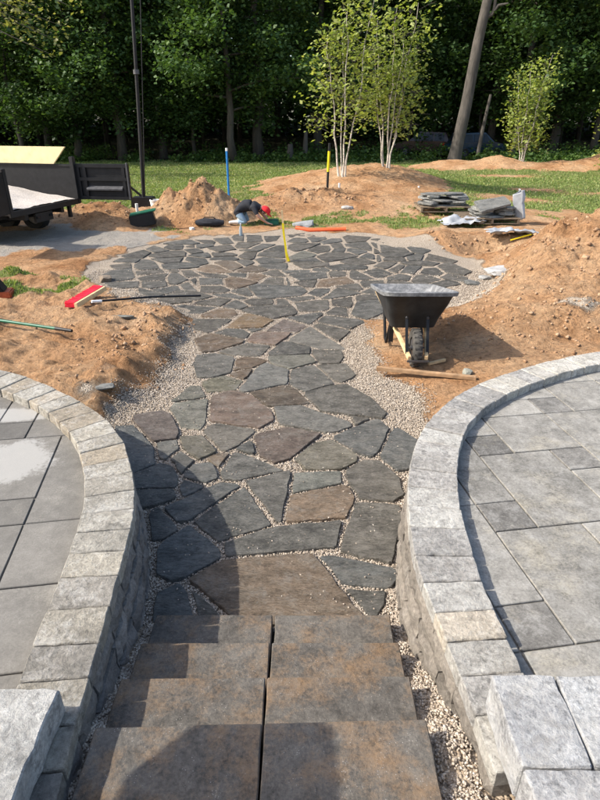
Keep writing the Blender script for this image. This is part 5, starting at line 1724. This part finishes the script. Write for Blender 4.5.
mb.loft([ring(0.12, 0), ring(0.15, 0.34), ring(0.162, 0.34), ring(0.162, 0.37), ring(0.14, 0.37), ring(0.115, 0.03)], True, True)
mb.build('body', M['white'], bk, smooth=True)
MB().tube([(0.162 * math.cos(a_), 0.162 * math.sin(a_) * 0.4 - 0.05, 0.33 - 0.16 * math.sin(a_)) for a_ in np.linspace(0, math.pi, 9)], 0.005, 6).build('bail', M['steel'], bk)
q = PG(210, 226)
bg_ = MB(); rr_ = random.Random(8)
rings = []
for i in range(7):
    t = i / 6; x_ = -0.42 + 0.84 * t; rad_ = 0.13 * math.sin(math.pi * (0.1 + 0.8 * t)) ** 0.6
    rings.append([Vector((x_, rad_ * 1.2 * math.cos(2 * math.pi * k / 10) * rr_.uniform(.9, 1.1), max(0, 0.10 + rad_ * math.sin(2 * math.pi * k / 10) * rr_.uniform(.85, 1.1)))) for k in range(10)])
bg_.loft(rings)
tb2 = empty('tool_bag', q); tb2.scale = (0.8, 0.8, 0.8); tag(tb2, 'black tool bag on the ground left of the kneeling worker', 'bag')
bg_.build('body', M['shirt'], tb2, smooth=True)
MB().tube([(-0.2, 0, 0.2), (-0.15, 0, 0.25), (0.12, 0, 0.25), (0.18, 0, 0.2)], 0.014, 6).build('handle', M['black'], tb2)
q = PG(241, 236)
bo = empty('water_bottle', q); bo.scale = (0.85, 0.85, 0.85); tag(bo, 'clear water bottle standing at the far edge of the patio', 'bottle')
M['clear'] = plain('bottle_plastic', (0.45, 0.55, 0.62), 0.12, 0.08, 8); M['clear'].node_tree.nodes['Principled BSDF'].inputs['Transmission Weight'].default_value = 0.55
mb = MB(); mb.loft([ring(0.028, 0), ring(0.042, 0.015), ring(0.043, 0.16), ring(0.040, 0.20), ring(0.016, 0.27), ring(0.015, 0.30)])
mb.build('body', M['clear'], bo, smooth=True)
MB().tube([(0, 0, 0.298), (0, 0, 0.325)], 0.019, 12).build('cap', M['white'], bo)

# ------------------------------------------------------------------ kneeling worker
def skinned(name, verts, edges, radii, root, sub=2):
    me = bpy.data.meshes.new(name + '_frame'); me.from_pydata(verts, edges, [])
    o = bpy.data.objects.new(name, me); COL.objects.link(o)
    md = o.modifiers.new('skin', 'SKIN'); md.use_smooth_shade = True
    sv = me.skin_vertices[0].data
    for i, r_ in enumerate(radii):
        sv[i].radius = r_ if isinstance(r_, tuple) else (r_, r_); sv[i].use_root = (i == root)
    s = o.modifiers.new('sub', 'SUBSURF'); s.levels = sub; s.render_levels = sub
    dg = bpy.context.evaluated_depsgraph_get()
    m2 = bpy.data.meshes.new_from_object(o.evaluated_get(dg)); m2.name = name
    bpy.data.objects.remove(o); return m2
wp = PG(238, 224)
person = empty('person', wp, R(-6)); person.scale = (1.04, 1.04, 0.92); tag(person, 'person kneeling in black shirt, jeans and red cap, bent over the ground', 'person')
V = []; E = []; RD = []; ZONE = []
def vtx(p, r_, zone, frm=None):
    V.append(p); RD.append(r_); ZONE.append(zone)
    if frm is not None: E.append((frm, len(V) - 1))
    return len(V) - 1
pel = vtx((0, 0, 0.40), (0.19, 0.17), 'shirt')
sp1 = vtx((0.16, 0, 0.47), (0.20, 0.17), 'shirt', pel)
che = vtx((0.34, 0, 0.485), (0.215, 0.165), 'shirt', sp1)
upc = vtx((0.46, 0, 0.45), (0.15, 0.11), 'shirt', che)
nek = vtx((0.56, 0, 0.40), 0.060, 'skin', upc)
hed = vtx((0.64, 0, 0.345), 0.098, 'skin', nek)
chn = vtx((0.70, 0, 0.285), 0.080, 'skin', hed)
for s in (-1, 1):
    hip = vtx((0.02, s * 0.11, 0.32), 0.110, 'shirt', pel)
    thm = vtx((0.11, s * 0.14, 0.19), 0.092, 'jeans', hip)
    kne = vtx((0.22, s * 0.15, 0.075), 0.068, 'jeans', thm)
    cal = vtx((0.05, s * 0.15, 0.075), 0.064, 'jeans', kne)
    ank = vtx((-0.10, s * 0.14, 0.065), 0.046, 'shoe', cal)
    foo = vtx((-0.19, s * 0.14, 0.045), 0.042, 'shoe', ank)
    sho = vtx((0.42, s * 0.19, 0.44), 0.078, 'shirt', upc)
    uar = vtx((0.48, s * 0.235, 0.33), 0.060, 'shirt', sho)
    elb = vtx((0.53, s * 0.245, 0.24), 0.044, 'skin', uar)
    fra = vtx((0.62, s * 0.20, 0.15), 0.040, 'skin', elb)
    wri = vtx((0.70, s * 0.15, 0.075), 0.028, 'skin', fra)
    plm = vtx((0.75, s * 0.13, 0.045), (0.036, 0.020), 'skin', wri)
    for k, (dy, L_) in enumerate(((-0.030, 0.060), (-0.010, 0.072), (0.010, 0.068), (0.030, 0.052))):
        f1 = vtx((0.782, s * 0.13 + dy, 0.040), 0.0095, 'skin', plm)
        f2 = vtx((0.782 + L_ * 0.55, s * 0.13 + dy * 1.15, 0.036), 0.0088, 'skin', f1)
        vtx((0.782 + L_ * 0.9, s * 0.13 + dy * 1.2, 0.016), 0.0078, 'skin', f2)
    t1 = vtx((0.735, s * 0.13 - s * 0.045, 0.036), 0.011, 'skin', plm)
    vtx((0.765, s * 0.13 - s * 0.066, 0.022), 0.0095, 'skin', t1)
bme = skinned('body', V, E, RD, 0)
zl = ['shirt', 'jeans', 'skin', 'shoe']
for z_ in zl: bme.materials.append(M[z_])
segs = [(Vector(V[a]), Vector(V[b]), ZONE[b]) for a, b in E]
for pg in bme.polygons:
    c_ = pg.center; best = None
    for a, b, z_ in segs:
        ab = b - a; t = max(0, min(1, (c_ - a).dot(ab) / ab.length_squared)); d_ = (a + ab * t - c_).length - (0.03 if z_ == 'shirt' else 0)
        if best is None or d_ < best[0]: best = (d_, z_)
    pg.material_index = zl.index(best[1])
bme.polygons.foreach_set('use_smooth', [True] * len(bme.polygons))
body = link('body', bme, person)
# head details: the head looks down and forward
hd_d = Vector((0.75, 0, -0.66)).normalized(); hd_u = Vector((0.66, 0, 0.75)).normalized(); hc = Vector((0.655, 0, 0.335))
def hp(f_, s_, u_): return hc + hd_d * f_ + Vector((0, s_, 0)) + hd_u * u_
mb = MB()
n_ = 18; rings = []
for i in range(7):
    a_ = math.pi / 2 * i / 6
    rr2 = 0.118 * math.cos(a_); uu = 0.118 * math.sin(a_)
    rings.append([hp(math.cos(2 * math.pi * k / n_) * rr2 * 1.12 - 0.01, math.sin(2 * math.pi * k / n_) * rr2, uu + 0.005) for k in range(n_)])
mb.loft(rings, True, True)
capo = mb.build('cap', M['redcap'], person, smooth=True)
mb = MB(); rings = []
for t in np.linspace(-1, 1, 9):
    a_ = t * 0.95
    rings.append([hp(0.12 * math.cos(a_) * 1.02, 0.105 * math.sin(a_), 0.010), hp(0.12 * math.cos(a_) + 0.085 * math.cos(t * 1.5), 0.115 * math.sin(a_), -0.012), hp(0.12 * math.cos(a_) + 0.085 * math.cos(t * 1.5), 0.115 * math.sin(a_), -0.018), hp(0.12 * math.cos(a_) * 1.02, 0.105 * math.sin(a_), 0.003)])
mb.loft(rings); mb.build('visor', M['redcap'], capo, smooth=True)
M['hair'] = plain('brown_hair', (0.05, 0.03, 0.02), 0.8, 0.3, 60)
rings = []
for i in range(4):
    u_ = 0.008 - 0.022 * i
    rings.append([hp(-0.016 + 0.113 * math.cos(a_), 0.113 * math.sin(a_), u_) for a_ in np.linspace(R(70), R(290), 12)] + [hp(-0.016 + 0.095 * math.cos(a_), 0.095 * math.sin(a_), u_) for a_ in np.linspace(R(290), R(70), 12)])
MB().loft(rings).build('hair', M['hair'], person, smooth=True)
MB().loft([[hp(0.095, -0.012, -0.02), hp(0.095, 0.012, -0.02), hp(0.09, 0.016, -0.055), hp(0.09, -0.016, -0.055)], [hp(0.105, -0.006, -0.025), hp(0.105, 0.006, -0.025), hp(0.128, 0.012, -0.052), hp(0.128, -0.012, -0.052)]]).build('nose', M['skin'], person, smooth=True)
for s in (-1, 1):
    MB().tube([hp(0.088, s * 0.036, -0.018), hp(0.100, s * 0.036, -0.018)], [0.012, 0.007], 8).build('eye', M['white'], person, smooth=True)
    MB().tube([hp(-0.02, s * 0.092, -0.03), hp(-0.02, s * 0.112, -0.026)], [0.018, 0.026], 8).build('ear', M['skin'], person, smooth=True)
M['lip'] = plain('lips', (0.36, 0.13, 0.11), 0.6, 0.1, 20)
MB().tube([hp(0.086, -0.024, -0.078), hp(0.097, 0, -0.076), hp(0.086, 0.024, -0.078)], [0.004, 0.008, 0.004], 6).build('mouth', M['lip'], person, smooth=True)
q = wp + Vector((0.80, 0.02, 0)); q.z = gz(q.x, q.y)
o = empty('garden_box', q); tag(o, 'small green valve box the kneeling worker is reaching into', 'valve box')
MB().box((0.02, 0, 0.04), (0.36, 0.28, 0.10), None, 0.94).build('box', M['green_p'], o, bevel=0.01)
MB().box((0.02, 0.0, 0.098), (0.30, 0.22, 0.012)).build('lid', M['green_p'], o, bevel=0.004)

# ------------------------------------------------------------------ dump trailer
c0 = P(8, 212, 0.75); c1 = P(78, 198, 0.75)
ra = Vector((c1.x - c0.x, c1.y - c0.y, 0)); TW = ra.length; ra.normalize(); rb = Vector((-ra.y, ra.x, 0))
tr = empty('dump_trailer', Vector((c0.x, c0.y, 0)), math.atan2(ra.y, ra.x)); tag(tr, 'black dump trailer with its rear gates open, loaded with gravel', 'trailer')
TL = 4.4                                            # local: x across the rear from the near corner, y forward
MB().box((TW / 2, TL / 2, 0.70), (TW, TL, 0.07)).build('bed', M['black'], tr, bevel=0.01)
MB().box((TW / 2, -0.03, 0.69), (TW + 0.02, 0.06, 0.11)).build('rear_sill', M['black'], tr, bevel=0.008)
def side(x_, nm):
    w_ = MB().box((x_, TL / 2, 1.08), (0.05, TL, 0.70)).build(nm, M['black'], tr, bevel=0.006)
    for k in range(5):
        MB().box((x_ + (0.05 if x_ > 1 else -0.05), 0.1 + k * 1.05, 1.06), (0.06, 0.07, 0.72)).build('rib', M['black'], w_)
    MB().box((x_, TL / 2, 1.445), (0.085, TL, 0.05)).build('top_rail', M['black'], w_, bevel=0.006)
    return w_
side(TW - 0.03, 'side_wall')
side(0.03, 'side_wall')
MB().box((TW / 2, TL - 0.02, 1.08), (TW, 0.05, 0.70)).build('front_wall', M['black'], tr)
for x_ in (TW - 0.03, 0.03):
    MB().box((x_, -0.02, 1.14 if x_ > 1 else 1.10), (0.10, 0.10, 0.98 if x_ > 1 else 0.86)).build('corner_post', M['black'], tr, bevel=0.008)
# yellow plank along the far side, its end cut on the slant
mb = MB(); xx = TW - 0.085
mb.loft([[Vector((x_, 0.42, 1.475)), Vector((x_, TL - 0.1, 1.475)), Vector((x_, TL - 0.1, 1.83)), Vector((x_, 0.06, 1.83))] for x_ in (xx - 0.02, xx + 0.02)])
mb.build('side_plank', M['lumber'], tr, bevel=0.003)
# rear gates: a framed door on each post
def gate(hinge, ang, w_, h_):
    root = empty('tailgate'); root.parent = tr; root.location = hinge; root.rotation_euler.z = ang
    MB().box((w_ / 2, 0, h_ / 2), (w_, 0.03, h_)).build('panel', M['black'], root)
    mb = MB()
    for z_ in (0.04, h_ / 2 + 0.06, h_ - 0.04): mb.box((w_ / 2, -0.035, z_), (w_, 0.05, 0.075))
    for x_ in (0.04, w_ * 0.16, w_ * 0.90, w_ - 0.035): mb.box((x_, -0.034, h_ / 2), (0.07, 0.046, h_ - 0.02))
    mb.build('frame', M['black'], root, bevel=0.004)
    mb = MB(); mb.loft([[Vector((x_, -0.015, 0.30)), Vector((x_, -0.10, 0.24)), Vector((x_, -0.10, 0.21)), Vector((x_, -0.015, 0.21))] for x_ in (w_ * 0.17, w_ * 0.86)])
    mb.build('ledge', M['steel'], root)
    for z_ in (0.12, 0.62): MB().tube([(-0.03, -0.02, z_ - 0.06), (-0.03, -0.02, z_ + 0.06)], 0.028, 10).build('hinge', M['steel'], root, smooth=True)
    MB().tube([(w_ - 0.02, -0.07, 0.02), (w_ - 0.02, -0.07, h_ + 0.03)], 0.018, 8).build('latch_bar', M['steel'], root)
rzv = math.atan2(ra.y, ra.x)
gdir = Vector((1.25, -0.14, 0)); gate((TW + 0.05, -0.05, 0.72), math.atan2(gdir.y, gdir.x) - rzv, 1.22, 0.76)
gate((-0.03, -0.06, 0.72), R(-168), 1.10, 0.76)
mb = MB()
for x_ in (0.55, TW - 0.55): mb.box((x_, TL / 2 - 0.2, 0.585), (0.10, TL - 0.5, 0.15))
for k in range(4): mb.box((TW / 2, 0.4 + k * 1.1, 0.60), (TW - 0.3, 0.07, 0.09))
mb.build('chassis', M['black'], tr)
for x_ in (0.12, TW - 0.12):
    for y_ in (1.15, 1.95):
        w_ = empty('wheel'); w_.parent = tr; w_.location = (x_, y_, 0.36)
        wheel_parts(w_, (0, 0, 0), 0.36, 0.22, M['rubber'], M['steel'])
    mb = MB(); mb.loft([[Vector((x_ + s_ * 0.15, 1.55 + math.cos(a_) * 0.92 * k_, 0.40 + math.sin(a_) * 0.42 * k_ ** 0.5)) for k_ in (1.0, 1.03) for s_ in ((-1, 1) if k_ == 1.0 else (1, -1))] for a_ in np.linspace(0.1, math.pi - 0.1, 9)])
    mb.build('fender', M['black'], tr)
MB().tube([(0.12, 1.15, 0.36), (TW - 0.12, 1.15, 0.36)], 0.04, 8).build('axle', M['black'], tr)
MB().bar((TW - 0.35, 0.02, 0.66), (TW - 0.35, 0.02, 0.38), 0.07, 0.07, (0, 1, 0)).build('stand_leg', M['black'], tr)
lb_ = MB().box((TW * 0.45, 0.02, 0.52), (0.55, 0.06, 0.18)).build('light_bar', M['black'], tr)
for x_ in (-0.2, 0.2): MB().box((TW * 0.45 + x_, -0.018, 0.53), (0.11, 0.02, 0.05)).build('tail_light', M['glass'], lb_, bevel=0.005)
MB().bar((TW / 2, TL, 0.55), (TW / 2, TL + 1.3, 0.50), 0.12, 0.12).build('drawbar', M['black'], tr)
# load
nn_ = 26; v = []; f = []
for j in range(nn_ + 1):
    for i in range(nn_ + 1):
        x_ = 0.07 + (TW - 0.14) * i / nn_; y_ = 0.02 + (TL - 0.08) * j / nn_
        v.append((x_, y_, 0.745 + 0.34 * sstep(0.0, 2.2, np.array(y_)) * (0.75 + 0.25 * math.sin(i / nn_ * math.pi)) + 0.05 * float(fbm(np.array(x_ / 0.3), np.array(y_ / 0.3), 90, 3)) + 0.012))
for j in range(nn_):
    for i in range(nn_): k = j * (nn_ + 1) + i; f.append((k, k + 1, k + nn_ + 2, k + nn_ + 1))
M['load'] = plain('pale_crushed_stone', (0.44, 0.40, 0.36), 0.95, 0.45, 45, bumps=0.8)
lo = link('gravel_load', mesh('gravel_load', v, f), None, M['load'], True); lo.location = tr.location; lo.rotation_euler = tr.rotation_euler
tag(lo, 'pale crushed gravel heaped in the trailer bed', 'gravel', kind='stuff')

# ------------------------------------------------------------------ car parked in the wood's shade
def car(px, Y, rz, label, paint, lamp=True):
    b = PD(px, 150, Y); z = gz(b.x, Y)
    root = empty('parked_car', (b.x, Y, z), rz); root.scale = (0.88,) * 3; tag(root, label, 'car', 'cars parked under the trees')
    def ring_(y_, pts): return [Vector((x_, y_, z_)) for x_, z_ in pts]
    prof = [(-2.2, 0.42), (-2.25, 0.70), (-2.15, 0.98), (-1.75, 1.06), (1.2, 1.08), (2.05, 0.92), (2.2, 0.68), (2.15, 0.40)]
    mb = MB(); mb.loft([ring_(-0.86, prof), ring_(-0.90, [(x_ * 1.0, z_) for x_, z_ in prof]), ring_(0.90, prof), ring_(0.86, prof)])
    body_ = mb.build('body', paint, root, bevel=0.03, smooth=True)
    cab = [(-1.85, 1.06), (-1.55, 1.66), (0.35, 1.72), (1.15, 1.08)]
    mb = MB(); mb.loft([[Vector((x_, s_ * (0.84 if z_ < 1.2 else 0.70), z_)) for x_, z_ in cab] for s_ in (-1, 1)])
    cb = mb.build('cabin', paint, root, bevel=0.03, smooth=True)
    for s_ in (-1, 1):
        for x0, x1 in ((-1.5, -0.75), (-0.65, 0.10), (0.18, 0.75)):
            t0 = -1.6 if x0 < -1.4 else x0
            mb = MB(); mb.add([(x0, s_ * 0.862, 1.12), (x1, s_ * 0.862, 1.12), (min(x1, 0.42), s_ * 0.742, 1.60), (max(x0, -1.42), s_ * 0.742, 1.60)], [(0, 1, 2, 3) if s_ < 0 else (3, 2, 1, 0)])
            mb.build('window', M['glass'], cb)
    mb = MB(); mb.add([(0.42, -0.64, 1.68), (0.42, 0.64, 1.68), (1.14, 0.78, 1.13), (1.14, -0.78, 1.13)], [(0, 3, 2, 1)])
    ws_ = mb.build('windscreen', M['glass'], cb); ws_.location = (0.03, 0, 0.02)
    mb = MB(); mb.add([(-1.83, -0.76, 1.14), (-1.83, 0.76, 1.14), (-1.58, 0.64, 1.60), (-1.58, -0.64, 1.60)], [(0, 1, 2, 3)])
    rw_ = mb.build('rear_window', M['glass'], cb); rw_.location = (-0.03, 0, 0.01)
    for s_ in (-1, 1):
        MB().box((-2.18, s_ * 0.74, 0.92), (0.10, 0.18, 0.20)).build('tail_light', M['lamp_r'], root, bevel=0.02)
        MB().box((2.12, s_ * 0.66, 0.78), (0.10, 0.30, 0.14)).build('headlight', M['white'], root, bevel=0.02)
        for x_ in (-1.35, 1.35):
            w_ = empty('wheel'); w_.parent = root; w_.location = (x_, s_ * 0.80, 0.35); w_.rotation_euler.z = R(90)
            wheel_parts(w_, (0, 0, 0), 0.35, 0.22, M['rubber'], M['steel'])
    return root
car(474, 41.0, R(20), 'dark blue car half hidden behind the leaning trunk', M['carblue'])
car(424, 42.5, R(165), 'dark red car in deep shade left of the leaning trunk', M['cardark'])

# ------------------------------------------------------------------ parasol shape added out of frame to shadow the top step; real caster unknown
caster = empty('shadow_caster', (-2.10, 0.62, ZPAT)); tag(caster, 'added parasol-shaped shadow caster, unseen beyond the frame at left', 'shadow_blocker')
M['canvas'] = plain('caster_canvas', (0.55, 0.50, 0.42), 0.9, 0.1, 20)
cz = 1.66
rim_ = [Vector((x_, y_, cz)) for x_, y_ in ((-0.34, -0.50), (0.34, -0.50), (0.36, 0.0), (0.34, 0.46), (0.22, 0.52), (-0.10, 0.48), (-0.30, 0.30), (-0.36, 0.0))]
MB().loft([[p + Vector((0, 0, -0.05)) for p in rim_], rim_, [Vector((p.x * 0.5, p.y * 0.5, cz + 0.16)) for p in rim_], [Vector((p.x * 0.05, p.y * 0.05, cz + 0.27)) for p in rim_]], False, True).build('canopy', M['canvas'], caster)
MB().tube([(0, -0.1, 0.02), (0, -0.1, cz + 0.25)], 0.02, 10).build('pole', M['black'], caster, smooth=True)
for p in rim_[::2]: MB().bar((0, -0.1, cz + 0.18), p, 0.015, 0.015).build('rib', M['ash'], caster)
MB().tube([(0, -0.1, 0.003), (0, -0.1, 0.06)], [0.22, 0.19], 20).build('base', M['steel'], caster)
